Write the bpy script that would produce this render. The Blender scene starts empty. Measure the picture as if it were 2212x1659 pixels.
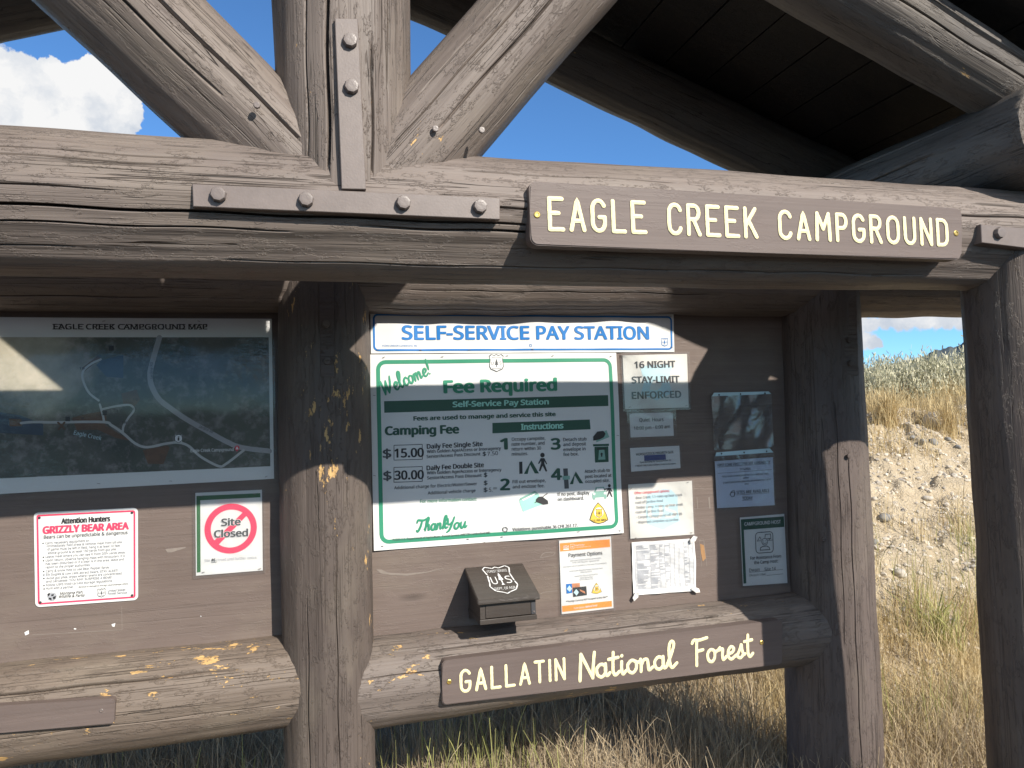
import bpy, bmesh, math, random
import numpy as np
from mathutils import Matrix, Vector

# ------------------------------------------------------------------ camera, sky, sun, exposure
SC = bpy.context.scene
COL = SC.collection
EYE = 1.55                       # camera height above the ground
BOARD = 2.82                     # the notice board plane (metres in front of the camera)
TRUSS = 1.96                     # axis plane of the front log truss
YAW, PITCH, ROLL, FOC, CX, CY = math.radians(15.884), math.radians(2.795), math.radians(1.737), 1660.0, 1106.0, 829.5


def cam_matrix():
    c, s = math.cos, math.sin
    ry = np.array([[c(YAW), s(YAW), 0], [-s(YAW), c(YAW), 0], [0, 0, 1]])
    rp = np.array([[1, 0, 0], [0, c(PITCH), -s(PITCH)], [0, s(PITCH), c(PITCH)]])
    b = np.array([[1, 0, 0], [0, 0, 1], [0, -1, 0]], float)
    rr = np.array([[c(ROLL), -s(ROLL), 0], [s(ROLL), c(ROLL), 0], [0, 0, 1]])
    return ry @ rp @ b @ rr


CM = cam_matrix()
cam_d = bpy.data.cameras.new('camera')
cam = bpy.data.objects.new('camera', cam_d)
COL.objects.link(cam)
m4 = Matrix.Identity(4)
for i in range(3):
    m4[i][0], m4[i][1], m4[i][2] = CM[i, 0], -CM[i, 1], -CM[i, 2]
m4[2][3] = EYE
cam.matrix_world = m4
cam_d.sensor_width = 36
cam_d.sensor_fit = 'HORIZONTAL'
cam_d.lens = FOC / 2212 * 36
cam_d.clip_start = 0.05
cam_d.clip_end = 6000
SC.camera = cam


def survey(px, py, y):
    """world point where the photo position (2212 x 1659 survey units) meets the plane at depth y"""
    v = CM @ np.array([(px - CX) / FOC, (py - CY) / FOC, 1.0])
    v = v * (y / v[1])
    return np.array([v[0], v[1], v[2] + EYE])


def survey_dir(px, py):
    v = CM @ np.array([(px - CX) / FOC, (py - CY) / FOC, 1.0])
    return v / np.linalg.norm(v)


SUN_TRAVEL = Vector((-0.48, 1.0, -0.69)).normalized()
sun_el = math.asin(-SUN_TRAVEL.z)
sun_rot = math.atan2(-SUN_TRAVEL.x, -SUN_TRAVEL.y)
sl = bpy.data.lights.new('sun', 'SUN')
sl.energy = 5.0
sl.angle = math.radians(0.53)
sl.color = (1.0, 0.93, 0.83)
sun = bpy.data.objects.new('sun', sl)
COL.objects.link(sun)
sun.rotation_euler = SUN_TRAVEL.to_track_quat('-Z', 'Y').to_euler()
sun.location = (4, -6, 8)

SC.view_settings.view_transform = 'Standard'
SC.view_settings.look = 'None'
SC.view_settings.exposure = 0.38
SC.view_settings.gamma = 1
SC.view_settings.use_curve_mapping = False

world = bpy.data.worlds.new('World')
SC.world = world
world.use_nodes = True
wt = world.node_tree
wt.nodes.clear()


class NT:
    """small helper for node trees"""

    def __init__(self, tree):
        self.t = tree

    def n(self, kind, **kw):
        nd = self.t.nodes.new(kind)
        for k, v in kw.items():
            setattr(nd, k, v)
        return nd

    def l(self, a, b):
        self.t.links.new(a, b)

    def setin(self, nd, key, v):
        if hasattr(v, 'is_output') or isinstance(v, bpy.types.NodeSocket):
            self.l(v, nd.inputs[key])
        else:
            nd.inputs[key].default_value = v

    def math(self, op, a, b=0.5, c=None, clamp=False):
        nd = self.n('ShaderNodeMath', operation=op)
        nd.use_clamp = clamp
        self.setin(nd, 0, a)
        self.setin(nd, 1, b)
        if c is not None:
            self.setin(nd, 2, c)
        return nd.outputs[0]

    def vmath(self, op, a, b=None):
        nd = self.n('ShaderNodeVectorMath', operation=op)
        self.setin(nd, 0, a)
        if b is not None:
            self.setin(nd, 1, b)
        return nd

    def mapr(self, v, a, b, c=0.0, d=1.0, smooth=False):
        nd = self.n('ShaderNodeMapRange')
        nd.clamp = True
        if smooth:
            nd.interpolation_type = 'SMOOTHSTEP'
        self.setin(nd, 0, v)
        for i, x in enumerate((a, b, c, d)):
            self.setin(nd, i + 1, x)
        return nd.outputs[0]

    def mix(self, f, a, b, blend='MIX'):
        nd = self.n('ShaderNodeMix', data_type='RGBA', blend_type=blend)
        self.setin(nd, 0, f)
        self.setin(nd, 6, a)
        self.setin(nd, 7, b)
        return nd.outputs[2]

    def noise(self, vec, scale, detail=4, rough=0.55, dist=0.0, out=0):
        nd = self.n('ShaderNodeTexNoise')
        if vec is not None:
            self.l(vec, nd.inputs['Vector'])
        nd.inputs['Scale'].default_value = scale
        nd.inputs['Detail'].default_value = detail
        nd.inputs['Roughness'].default_value = rough
        nd.inputs['Distortion'].default_value = dist
        return nd.outputs[out]

    def mapping(self, vec, scale=(1, 1, 1), loc=(0, 0, 0)):
        nd = self.n('ShaderNodeMapping')
        self.l(vec, nd.inputs[0])
        nd.inputs['Scale'].default_value = scale
        self.setin(nd, 'Location', loc)
        return nd.outputs[0]


def rgba(c):
    return (c[0], c[1], c[2], 1.0)


def build_world():
    w = NT(wt)
    sky = w.n('ShaderNodeTexSky', sky_type='NISHITA')
    sky.sun_disc = False
    sky.sun_elevation = sun_el
    sky.sun_rotation = sun_rot
    sky.altitude = 1700
    sky.air_density = 0.9
    sky.dust_density = 0.15
    sky.ozone_density = 2.5
    skyc = w.mix(1.0, sky.outputs[0], (0.72, 1.10, 1.36, 1), 'MULTIPLY')
    tc = w.n('ShaderNodeTexCoord').outputs['Generated']
    # cumulus puffs, placed by direction
    nz = w.noise(tc, 9.0, 6, 0.6, out=1)
    off = w.vmath('SUBTRACT', nz, (0.5, 0.5, 0.5)).outputs[0]
    sc = w.n('ShaderNodeVectorMath', operation='SCALE')
    w.l(off, sc.inputs[0])
    sc.inputs[3].default_value = 0.075
    nz2 = w.noise(tc, 42.0, 5, 0.6, out=1)
    off2 = w.vmath('SUBTRACT', nz2, (0.5, 0.5, 0.5)).outputs[0]
    sc2 = w.n('ShaderNodeVectorMath', operation='SCALE')
    w.l(off2, sc2.inputs[0])
    sc2.inputs[3].default_value = 0.022
    vec = w.vmath('ADD', w.vmath('ADD', tc, sc.outputs[0]).outputs[0], sc2.outputs[0]).outputs[0]
    puffs = [(-60, 190, 95), (10, 175, 62), (70, 205, 62), (100, 165, 40), (160, 190, 52), (200, 175, 44), (235, 215, 56),
             (262, 235, 36), (180, 250, 60), (90, 270, 70), (-20, 290, 90), (-150, 150, 80)]
    small = [(1860, 700, 20), (1885, 702, 18), (1912, 698, 17), (1938, 696, 18), (1965, 694, 20), (1992, 694, 20), (2020, 693, 19), (2048, 695, 19),
             (2078, 692, 20), (2110, 690, 26), (2160, 690, 30), (1862, 732, 24), (1884, 739, 15), (1900, 741, 9), (1830, 722, 34)]
    s3 = w.n('ShaderNodeVectorMath', operation='SCALE')
    w.l(off2, s3.inputs[0])
    s3.inputs[3].default_value = 0.016
    vec3 = w.vmath('ADD', tc, s3.outputs[0]).outputs[0]
    cover = None
    for group, vv, soft in ((puffs, vec, 0.93), (small, vec3, 1.0)):
        for px, py, r in group:
            d = survey_dir(px, py)
            ds = w.n('ShaderNodeVectorMath', operation='DISTANCE')
            w.l(vv, ds.inputs[0])
            ds.inputs[1].default_value = d
            v = w.math('SUBTRACT', 1.0, w.math('DIVIDE', ds.outputs['Value'], r / FOC * soft))
            if vv is vec3:
                v = w.math('MULTIPLY', v, 0.22)
            cover = v if cover is None else w.math('MAXIMUM', cover, v)
    # broken cloud added unseen behind the viewer to whiten the fill light
    sp = w.n('ShaderNodeSeparateXYZ')
    w.l(tc, sp.inputs[0])
    back = w.mapr(sp.outputs[1], -0.05, -0.35, smooth=True)
    lowsky = w.mapr(sp.outputs[2], 0.02, 0.12)
    bn = w.mapr(w.noise(vec, 2.6, 6, 0.6), 0.47, 0.56)
    cover = w.math('MAXIMUM', cover, w.math('SUBTRACT', w.math('MULTIPLY', w.math('MULTIPLY', back, lowsky), w.math('MULTIPLY', bn, 0.33)), 0.04))
    mask = w.mapr(cover, -0.015, 0.075, smooth=True)
    tone = w.noise(vec, 16.0, 5, 0.55)
    ccol = w.mix(w.mapr(tone, 0.36, 0.58), (4.2, 4.6, 5.2, 1), (6.5, 6.5, 6.5, 1))
    bg = w.n('ShaderNodeBackground')
    w.l(w.mix(mask, skyc, ccol), bg.inputs[0])
    bg.inputs[1].default_value = 0.11
    out = w.n('ShaderNodeOutputWorld')
    w.l(bg.outputs[0], out.inputs[0])


build_world()

# ------------------------------------------------------------------ materials
MATS = {}


def new_mat(name):
    m = bpy.data.materials.new(name)
    m.use_nodes = True
    m.node_tree.nodes.clear()
    t = NT(m.node_tree)
    bs = t.n('ShaderNodeBsdfPrincipled')
    o = t.n('ShaderNodeOutputMaterial')
    t.l(bs.outputs[0], o.inputs[0])
    MATS[name] = m
    return m, t, bs


def simple(name, col, rough=0.6, var=0.12, scale=12, spec=0.4, bump=0.0, bscale=80, metal=0.0):
    m, t, bs = new_mat(name)
    tc = t.n('ShaderNodeTexCoord').outputs['Object']
    nz = t.noise(tc, scale, 4)
    a = tuple(c * (1 - var) for c in col)
    b = tuple(min(1, c * (1 + var)) for c in col)
    t.l(t.mix(nz, rgba(a), rgba(b)), bs.inputs['Base Color'])
    bs.inputs['Roughness'].default_value = rough
    bs.inputs['Specular IOR Level'].default_value = spec
    bs.inputs['Metallic'].default_value = metal
    if bump:
        bp = t.n('ShaderNodeBump')
        bp.inputs['Strength'].default_value = bump
        bp.inputs['Distance'].default_value = 0.003
        t.l(t.noise(tc, bscale, 4), bp.inputs['Height'])
        t.l(bp.outputs[0], bs.inputs['Normal'])
    return m


def wood(name, dark, light, flake=0.0, rough=0.55, bump=0.75, crack=1.0, weather=0.25):
    """painted peeled log; grain runs along local X"""
    m, t, bs = new_mat(name)
    tc = t.n('ShaderNodeTexCoord').outputs['Object']
    rnd = t.n('ShaderNodeObjectInfo').outputs['Random']
    shift = t.n('ShaderNodeCombineXYZ')
    t.l(t.math('MULTIPLY', rnd, 37.0), shift.inputs[0])
    t.l(t.math('MULTIPLY', rnd, 3.0), shift.inputs[1])
    base = t.vmath('ADD', tc, shift.outputs[0]).outputs[0]
    # knots pull the grain aside
    vo = t.n('ShaderNodeTexVoronoi')
    t.l(t.mapping(base, (0.8, 2.6, 2.6)), vo.inputs['Vector'])
    vo.inputs['Scale'].default_value = 1.0
    kd = vo.outputs['Distance']
    knot = t.mapr(kd, 0.03, 0.065, 1, 0, smooth=True)
    pull = t.mapr(kd, 0.0, 0.16, 1, 0, smooth=True)
    warp = t.n('ShaderNodeCombineXYZ')
    t.l(t.math('MULTIPLY', pull, 0.02), warp.inputs[1])
    t.l(t.math('MULTIPLY', pull, 0.02), warp.inputs[2])
    wv = t.vmath('ADD', base, warp.outputs[0]).outputs[0]
    wob = t.noise(t.mapping(base, (1.6, 3, 3)), 1.0, 2, out=1)
    wo = t.n('ShaderNodeVectorMath', operation='SCALE')
    t.l(t.vmath('SUBTRACT', wob, (0.5, 0.5, 0.5)).outputs[0], wo.inputs[0])
    wo.inputs[3].default_value = 0.006
    wv = t.vmath('ADD', wv, wo.outputs[0]).outputs[0]
    fine = t.noise(t.mapping(wv, (1.5, 95, 95)), 1.0, 5, 0.65)
    mid = t.noise(t.mapping(wv, (0.35, 38, 38)), 1.0, 4, 0.6)
    patch = t.noise(t.mapping(base, (1.3, 5, 5)), 1.0, 5, 0.6)
    n3 = t.noise(t.mapping(wv, (0.14, 30, 30)), 1.0, 2, 0.5)
    gate = t.mapr(t.noise(t.mapping(base, (1.6, 14, 14)), 1.0, 2), 0.44, 0.56)
    line = t.math('MULTIPLY', t.mapr(t.math('ABSOLUTE', t.math('SUBTRACT', n3, 0.5)), 0.0015, 0.008, 1, 0), gate)
    n4 = t.noise(t.mapping(wv, (0.4, 80, 80)), 1.0, 1, 0.5)
    line2 = t.math('MULTIPLY', t.mapr(t.math('ABSOLUTE', t.math('SUBTRACT', n4, 0.5)), 0.003, 0.018, 1, 0),
                   t.mapr(t.noise(t.mapping(base, (4.5, 18, 18)), 1.0, 2), 0.52, 0.62))
    lines = t.math('MAXIMUM', line, t.math('MULTIPLY', line2, 0.8))
    lines = t.math('MULTIPLY', lines, crack)
    col = t.mix(t.mapr(patch, 0.3, 0.7), rgba(dark), rgba(light))
    col = t.mix(t.math('MULTIPLY', t.mapr(fine, 0.35, 0.7), 0.35), col, rgba(tuple(c * 0.62 for c in dark)))
    # rubbed, paler paint
    worn = t.mapr(t.noise(t.mapping(base, (2.0, 4.5, 4.5), (7, 1, 3)), 1.0, 6, 0.65), 0.5, 0.72)
    col = t.mix(t.math('MULTIPLY', worn, weather), col, (0.28, 0.24, 0.185, 1))
    col = t.mix(t.math('MULTIPLY', knot, 0.7), col, rgba(tuple(c * 0.45 for c in dark)))
    col = t.mix(t.math('MULTIPLY', lines, 0.8), col, (0.03, 0.024, 0.02, 1))
    hgt = t.math('ADD', t.math('MULTIPLY', fine, 0.5), t.math('MULTIPLY', mid, 0.7))
    if flake > 0:
        fl = t.noise(t.mapping(base, (11, 30, 30)), 1.0, 5, 0.7)
        zone = t.noise(t.mapping(base, (1.6, 4, 4), (3, 5, 9)), 1.0, 2)
        fm = t.mapr(t.math('ADD', fl, t.math('MULTIPLY', zone, 0.55)), 1.06 - flake, 1.075 - flake)
        col = t.mix(fm, col, t.mix(mid, (0.52, 0.30, 0.11, 1), (0.68, 0.47, 0.22, 1)))
        hgt = t.math('SUBTRACT', hgt, t.math('MULTIPLY', fm, 0.35))
    hgt = t.math('SUBTRACT', hgt, t.math('MULTIPLY', lines, 1.2))
    hgt = t.math('SUBTRACT', hgt, t.math('MULTIPLY', knot, 0.8))
    # raised curls of old paint
    chip = t.noise(t.mapping(wv, (13, 42, 42)), 1.0, 5, 0.72)
    hgt = t.math('ADD', hgt, t.math('MULTIPLY', t.mapr(chip, 0.54, 0.58), 0.42))
    t.l(col, bs.inputs['Base Color'])
    t.l(t.mapr(patch, 0.3, 0.7, rough - 0.08, rough + 0.12), bs.inputs['Roughness'])
    bs.inputs['Specular IOR Level'].default_value = 0.35
    bp = t.n('ShaderNodeBump')
    bp.inputs['Strength'].default_value = bump
    bp.inputs['Distance'].default_value = 0.006
    t.l(hgt, bp.inputs['Height'])
    t.l(bp.outputs[0], bs.inputs['Normal'])
    return m


BR_D, BR_L = (0.1583, 0.1281, 0.1121), (0.2396, 0.1994, 0.1761)
wood('wood_beam', BR_D, BR_L, 0.0)
wood('wood_brace', (0.1412, 0.1135, 0.0976), (0.2225, 0.1849, 0.1625), 0.05)
wood('wood_post', (0.1010, 0.0802, 0.0696), (0.1438, 0.1160, 0.1009), 0.098, crack=0.7)
wood('wood_post_plain', (0.1027, 0.0802, 0.0713), (0.1471, 0.1168, 0.1048), 0.0, crack=0.7)
wood('wood_ledge', (0.1540, 0.1200, 0.0961), (0.2182, 0.1759, 0.1425), 0.118, weather=0.40)
wood('wood_ledge_plain', (0.1540, 0.1256, 0.1105), (0.2139, 0.1784, 0.1561), 0.07, weather=0.35)
wood('wood_rafter', (0.11, 0.097, 0.088), (0.17, 0.15, 0.135), 0.03)
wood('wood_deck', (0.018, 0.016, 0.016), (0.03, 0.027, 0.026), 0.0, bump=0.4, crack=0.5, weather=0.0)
wood('wood_signboard', (0.1369, 0.1054, 0.0953), (0.1583, 0.1232, 0.1113), 0.0, rough=0.5, bump=0.16, crack=0.12, weather=0.05)
wood('wood_panel', (0.1471, 0.1119, 0.0961), (0.1754, 0.1354, 0.1177), 0.0, rough=0.5, bump=0.25, crack=0.22, weather=0.28)
wood('wood_box', (0.060, 0.050, 0.044), (0.078, 0.066, 0.058), 0.03, rough=0.33, bump=0.18, crack=0.25, weather=0.04)
wood('end_grain', (0.10, 0.082, 0.07), (0.17, 0.14, 0.12), 0.0)
wood('shingle', (0.08, 0.075, 0.07), (0.14, 0.13, 0.12), 0.0)
simple('steel_brown', (0.1754, 0.1443, 0.1321), 0.45, 0.22, 30, 0.45, 0.10, 220)
simple('bolt_steel', (0.1711, 0.1419, 0.1305), 0.38, 0.1, 40, 0.5, 0.15, 200)
simple('brass', (0.55, 0.40, 0.13), 0.35, 0.2, 60, 0.5, metal=0.8)
simple('dark_steel', (0.06, 0.06, 0.065), 0.45)
simple('cream_paint', (0.88, 0.80, 0.47), 0.55, 0.07, 60, 0.3, 0.3, 200)
simple('white_sheet', (0.69, 0.695, 0.685), 0.42, 0.02, 20, 0.45)
simple('paper', (0.72, 0.72, 0.71), 0.6, 0.03, 20, 0.3)
simple('ivory_paper', (0.70, 0.69, 0.65), 0.5, 0.03, 20, 0.35)
simple('blue_paper', (0.60, 0.66, 0.78), 0.6, 0.03, 20, 0.3)
simple('tape', (0.72, 0.71, 0.68), 0.35, 0.05)
simple('ink_black', (0.028, 0.028, 0.03), 0.5)
simple('ink_grey', (0.21, 0.22, 0.25), 0.5)
simple('ink_pale', (0.40, 0.41, 0.44), 0.5)
simple('ink_dark_grey', (0.075, 0.08, 0.085), 0.5)
simple('ink_green', (0.035, 0.26, 0.15), 0.45)
simple('ink_dark_green', (0.02, 0.085, 0.055), 0.45)
simple('ink_forest', (0.03, 0.13, 0.045), 0.45)
simple('ink_mint', (0.33, 0.66, 0.55), 0.45)
simple('ink_sage', (0.22, 0.40, 0.34), 0.45)
simple('ink_blue', (0.004, 0.165, 0.50), 0.45)
simple('ink_navy', (0.03, 0.06, 0.22), 0.5)
simple('ink_sky', (0.52, 0.70, 0.75), 0.5)
simple('ink_red', (0.72, 0.035, 0.07), 0.45)
simple('ink_rose', (0.80, 0.06, 0.13), 0.45)
simple('ink_orange', (0.80, 0.29, 0.05), 0.5)
simple('ink_yellow', (0.72, 0.50, 0.07), 0.5)
simple('ink_white', (0.80, 0.80, 0.80), 0.5)
simple('ink_brown', (0.13, 0.066, 0.036), 0.5, 0.6, 45)
simple('ink_photo_orange', (0.55, 0.24, 0.12), 0.5, 0.5, 60)
simple('map_road', (0.36, 0.35, 0.36), 0.4, 0.1, 40)
simple('map_track', (0.48, 0.48, 0.47), 0.4, 0.1, 40)
simple('map_blue', (0.04, 0.06, 0.095), 0.4, 0.4, 30)
simple('bare_ply', (0.36, 0.20, 0.09), 0.7, 0.3, 40)
simple('scuff', (0.225, 0.19, 0.165), 0.7, 0.2, 60)


def film_material(name, gloss, bump, scale, haze, hazecol=(0.75, 0.8, 0.85), mask=False, rough=0.07):
    """thin clear plastic"""
    m = bpy.data.materials.new(name)
    m.use_nodes = True
    m.node_tree.nodes.clear()
    t = NT(m.node_tree)
    o = t.n('ShaderNodeOutputMaterial')
    tr = t.n('ShaderNodeBsdfTransparent')
    gl = t.n('ShaderNodeBsdfGlossy')
    gl.inputs['Roughness'].default_value = rough
    df = t.n('ShaderNodeBsdfDiffuse')
    df.inputs[0].default_value = rgba(hazecol)
    tc = t.n('ShaderNodeTexCoord').outputs['Object']
    bp = t.n('ShaderNodeBump')
    bp.inputs['Strength'].default_value = bump
    bp.inputs['Distance'].default_value = 0.02
    hh = t.noise(tc, scale, 2, 0.5, 0.6)
    if mask:
        hh = t.math('ADD', t.math('MULTIPLY', t.noise(tc, 3.0, 2), 0.6), t.math('MULTIPLY', t.noise(tc, 55, 3, 0.6), t.mapr(t.noise(tc, 2.2, 2), 0.48, 0.66, 0, 0.28)))
    t.l(hh, bp.inputs['Height'])
    t.l(bp.outputs[0], gl.inputs['Normal'])
    m1 = t.n('ShaderNodeMixShader')
    m1.inputs[0].default_value = haze
    t.l(tr.outputs[0], m1.inputs[1])
    t.l(df.outputs[0], m1.inputs[2])
    fr = t.n('ShaderNodeFresnel')
    fr.inputs[0].default_value = 1.5
    t.l(bp.outputs[0], fr.inputs[1])
    m2 = t.n('ShaderNodeMixShader')
    t.l(t.math('MULTIPLY', fr.outputs[0], gloss, clamp=True), m2.inputs[0])
    t.l(m1.outputs[0], m2.inputs[1])
    t.l(gl.outputs[0], m2.inputs[2])
    t.l(m2.outputs[0], o.inputs[0])
    MATS[name] = m


film_material('film', 1.0, 0.05, 9, 0.03)
film_material('film_map', 0.75, 0.16, 15, 0.012, mask=True)
film_material('film_pouch', 1.8, 0.34, 9, 0.06, rough=0.16)


SUN_WEDGE = tuple(survey(70, 790, BOARD))  # centre of the sunlit patch painted into the map print


def map_material():
    m, t, bs = new_mat('aerial_print')
    tc = t.n('ShaderNodeTexCoord').outputs['Object']
    a = t.noise(tc, 5, 8, 0.62, 0.4)
    b = t.noise(tc, 22, 6, 0.7)
    c = t.noise(t.mapping(tc, (1, 1, 1), (4, 2, 7)), 2.6, 4, 0.55)
    col = t.mix(t.mapr(a, 0.38, 0.62), (0.028, 0.036, 0.028, 1), (0.125, 0.118, 0.105, 1))
    col = t.mix(t.mapr(c, 0.45, 0.62), col, t.mix(b, (0.035, 0.05, 0.028, 1), (0.10, 0.10, 0.08, 1)))
    col = t.mix(t.math('MULTIPLY', t.mapr(b, 0.50, 0.66), 0.75), col, (0.25, 0.225, 0.22, 1))
    # print painted paler where the sun wedge falls, towards the upper left
    wedge = t.n('ShaderNodeVectorMath', operation='DISTANCE')
    t.l(tc, wedge.inputs[0])
    wedge.inputs[1].default_value = SUN_WEDGE
    wedge_d = t.math('ADD', wedge.outputs['Value'], t.math('MULTIPLY', a, 0.35))
    col = t.mix(t.mapr(wedge_d, 0.24, 0.40, 0.9, 0.0, smooth=True), col, t.mix(b, (0.30, 0.28, 0.20, 1), (0.62, 0.56, 0.46, 1)))
    t.l(col, bs.inputs['Base Color'])
    bs.inputs['Roughness'].default_value = 0.5


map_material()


def soil_material():
    m, t, bs = new_mat('bank_soil')
    tc = t.n('ShaderNodeTexCoord').outputs['Object']
    a = t.noise(tc, 0.9, 5, 0.6)
    b = t.noise(tc, 7, 6, 0.68)
    vo = t.n('ShaderNodeTexVoronoi')
    t.l(t.vmath('ADD', tc, t.noise(tc, 5, 2, out=1)).outputs[0], vo.inputs['Vector'])
    vo.inputs['Scale'].default_value = 16
    g = t.noise(tc, 55, 3, 0.7)
    col = t.mix(t.mapr(a, 0.3, 0.7), (0.42, 0.340, 0.225, 1), (0.55, 0.465, 0.335, 1))
    col = t.mix(t.mapr(b, 0.35, 0.65), t.mix(0.4, col, (0.30, 0.235, 0.16, 1)), col)
    col = t.mix(t.mapr(g, 0.55, 0.75), col, (0.60, 0.525, 0.405, 1))
    # out-of-view ground in front of the kiosk, darkened to cut bounced light
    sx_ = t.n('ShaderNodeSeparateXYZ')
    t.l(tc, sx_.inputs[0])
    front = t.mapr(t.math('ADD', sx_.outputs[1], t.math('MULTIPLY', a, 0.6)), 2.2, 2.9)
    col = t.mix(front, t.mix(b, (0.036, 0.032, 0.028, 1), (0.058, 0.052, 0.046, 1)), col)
    t.l(col, bs.inputs['Base Color'])
    bs.inputs['Roughness'].default_value = 0.95
    bs.inputs['Specular IOR Level'].default_value = 0.15
    bp = t.n('ShaderNodeBump')
    bp.inputs['Strength'].default_value = 0.9
    bp.inputs['Distance'].default_value = 0.03
    h = t.math('ADD', t.math('MULTIPLY', b, 0.9), t.math('MULTIPLY', g, 0.5))
    h = t.math('SUBTRACT', h, t.math('MULTIPLY', vo.outputs['Distance'], 0.5))
    t.l(h, bp.inputs['Height'])
    t.l(bp.outputs[0], bs.inputs['Normal'])


soil_material()


def tint_material(name, lo, hi, rough=0.7, trans=0.0):
    m, t, bs = new_mat(name)
    at = t.n('ShaderNodeAttribute', attribute_name='tint')
    t.l(t.mix(at.outputs['Fac'], rgba(lo), rgba(hi)), bs.inputs['Base Color'])
    bs.inputs['Roughness'].default_value = rough
    bs.inputs['Specular IOR Level'].default_value = 0.2
    if trans:
        out = [n for n in t.t.nodes if n.type == 'OUTPUT_MATERIAL'][0]
        tl = t.n('ShaderNodeBsdfTranslucent')
        t.l(t.mix(at.outputs['Fac'], rgba(lo), rgba(hi)), tl.inputs[0])
        mx = t.n('ShaderNodeMixShader')
        mx.inputs[0].default_value = trans
        t.l(bs.outputs[0], mx.inputs[1])
        t.l(tl.outputs[0], mx.inputs[2])
        t.l(mx.outputs[0], out.inputs[0])
    return m


tint_material('straw', (0.40, 0.29, 0.14), (0.78, 0.65, 0.38), trans=0.25)
tint_material('straw_grey', (0.28, 0.21, 0.14), (0.62, 0.51, 0.34), trans=0.2)
tint_material('green_grass', (0.22, 0.23, 0.07), (0.52, 0.50, 0.20), trans=0.3)
tint_material('sage_leaf', (0.30, 0.30, 0.19), (0.74, 0.70, 0.52), trans=0.2)
tint_material('stone', (0.16, 0.15, 0.15), (0.66, 0.59, 0.48), 0.85)
simple('twig', (0.16, 0.12, 0.085), 0.9)
simple('rock_grey', (0.24, 0.235, 0.225), 0.9, 0.4, 9, 0.2, 0.8, 30)
simple('rock_pale', (0.46, 0.42, 0.36), 0.9, 0.3, 9, 0.2, 0.8, 30)
simple('hazed_forest', (0.125, 0.145, 0.150), 1.0, 0.45, 0.05, 0.0)  # forest colour paled and blued, distance haze painted in


# ------------------------------------------------------------------ object helpers
def empty(name, loc):
    o = bpy.data.objects.new(name, None)
    o.empty_display_size = 0.1
    o.location = loc
    COL.objects.link(o)
    return o


def tag(o, label, cat=None, group=None, kind=None):
    if label:
        o['label'] = label
    if cat:
        o['category'] = cat
    if group:
        o['group'] = group
    if kind:
        o['kind'] = kind
    return o


def origin(o):
    p = Vector(o.location)
    while o.parent:
        o = o.parent
        p = p + Vector(o.location)
    return p


def mesh_obj(name, verts, faces, mats, parent=None, loc=None, rot=None, midx=None, smooth=False):
    """verts in the frame of (loc, rot); loc in world"""
    me = bpy.data.meshes.new(name)
    me.from_pydata([tuple(map(float, v)) for v in verts], [], [tuple(map(int, f)) for f in faces])
    if not isinstance(mats, (list, tuple)):
        mats = [mats]
    for m in mats:
        me.materials.append(MATS[m])
    if midx is not None:
        me.polygons.foreach_set('material_index', np.array(midx, np.int32))
    if smooth is True:
        me.polygons.foreach_set('use_smooth', np.ones(len(me.polygons), bool))
    elif smooth is not False:
        me.polygons.foreach_set('use_smooth', np.array(smooth, bool))
    me.update()
    o = bpy.data.objects.new(name, me)
    COL.objects.link(o)
    if parent is not None:
        o.parent = parent
        base = origin(parent)
    else:
        base = Vector((0, 0, 0))
    o.location = Vector(loc if loc is not None else (0, 0, 0)) - base
    if rot is not None:
        o.rotation_mode = 'QUATERNION'
        o.rotation_quaternion = rot
    return o


def bm_obj(name, bm, mats, parent=None, loc=None, smooth=False):
    bmesh.ops.recalc_face_normals(bm, faces=bm.faces)
    vs = [v.co.copy() for v in bm.verts]
    for i, v in enumerate(bm.verts):
        v.index = i
    fs = [[v.index for v in f.verts] for f in bm.faces]
    mi = [f.material_index for f in bm.faces]
    bm.free()
    return mesh_obj(name, vs, fs, mats, parent, loc, None, mi, smooth)


def bm_box(bm, lo, hi, bevel=0.0, segs=2, mat=0):
    lo, hi = Vector(lo), Vector(hi)
    r = bmesh.ops.create_cube(bm, size=1)
    for v in r['verts']:
        v.co = Vector((lo[i] + (v.co[i] + 0.5) * (hi[i] - lo[i]) for i in range(3)))
    faces = {f for v in r['verts'] for f in v.link_faces}
    for f in faces:
        f.material_index = mat
    if bevel:
        bmesh.ops.bevel(bm, geom=list({e for f in faces for e in f.edges}), offset=bevel, segments=segs, affect='EDGES', profile=0.6)
    return r


class Wave:
    """smooth pseudo-noise made of sines"""

    def __init__(self, seed, n=7, f=(1, 6)):
        r = np.random.RandomState(seed)
        self.f = r.uniform(f[0], f[1], n) * r.choice([-1, 1], n)
        self.k = r.randint(0, 4, n)
        self.p = r.uniform(0, 6.28, n)
        self.a = 1.0 / (0.6 + np.abs(self.f)) / (1 + 0.5 * self.k)
        self.a /= self.a.sum()

    def __call__(self, u, th=0.0):
        out = 0
        for f, k, p, a in zip(self.f, self.k, self.p, self.a):
            out = out + a * np.sin(f * u + k * th + p)
        return out


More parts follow.
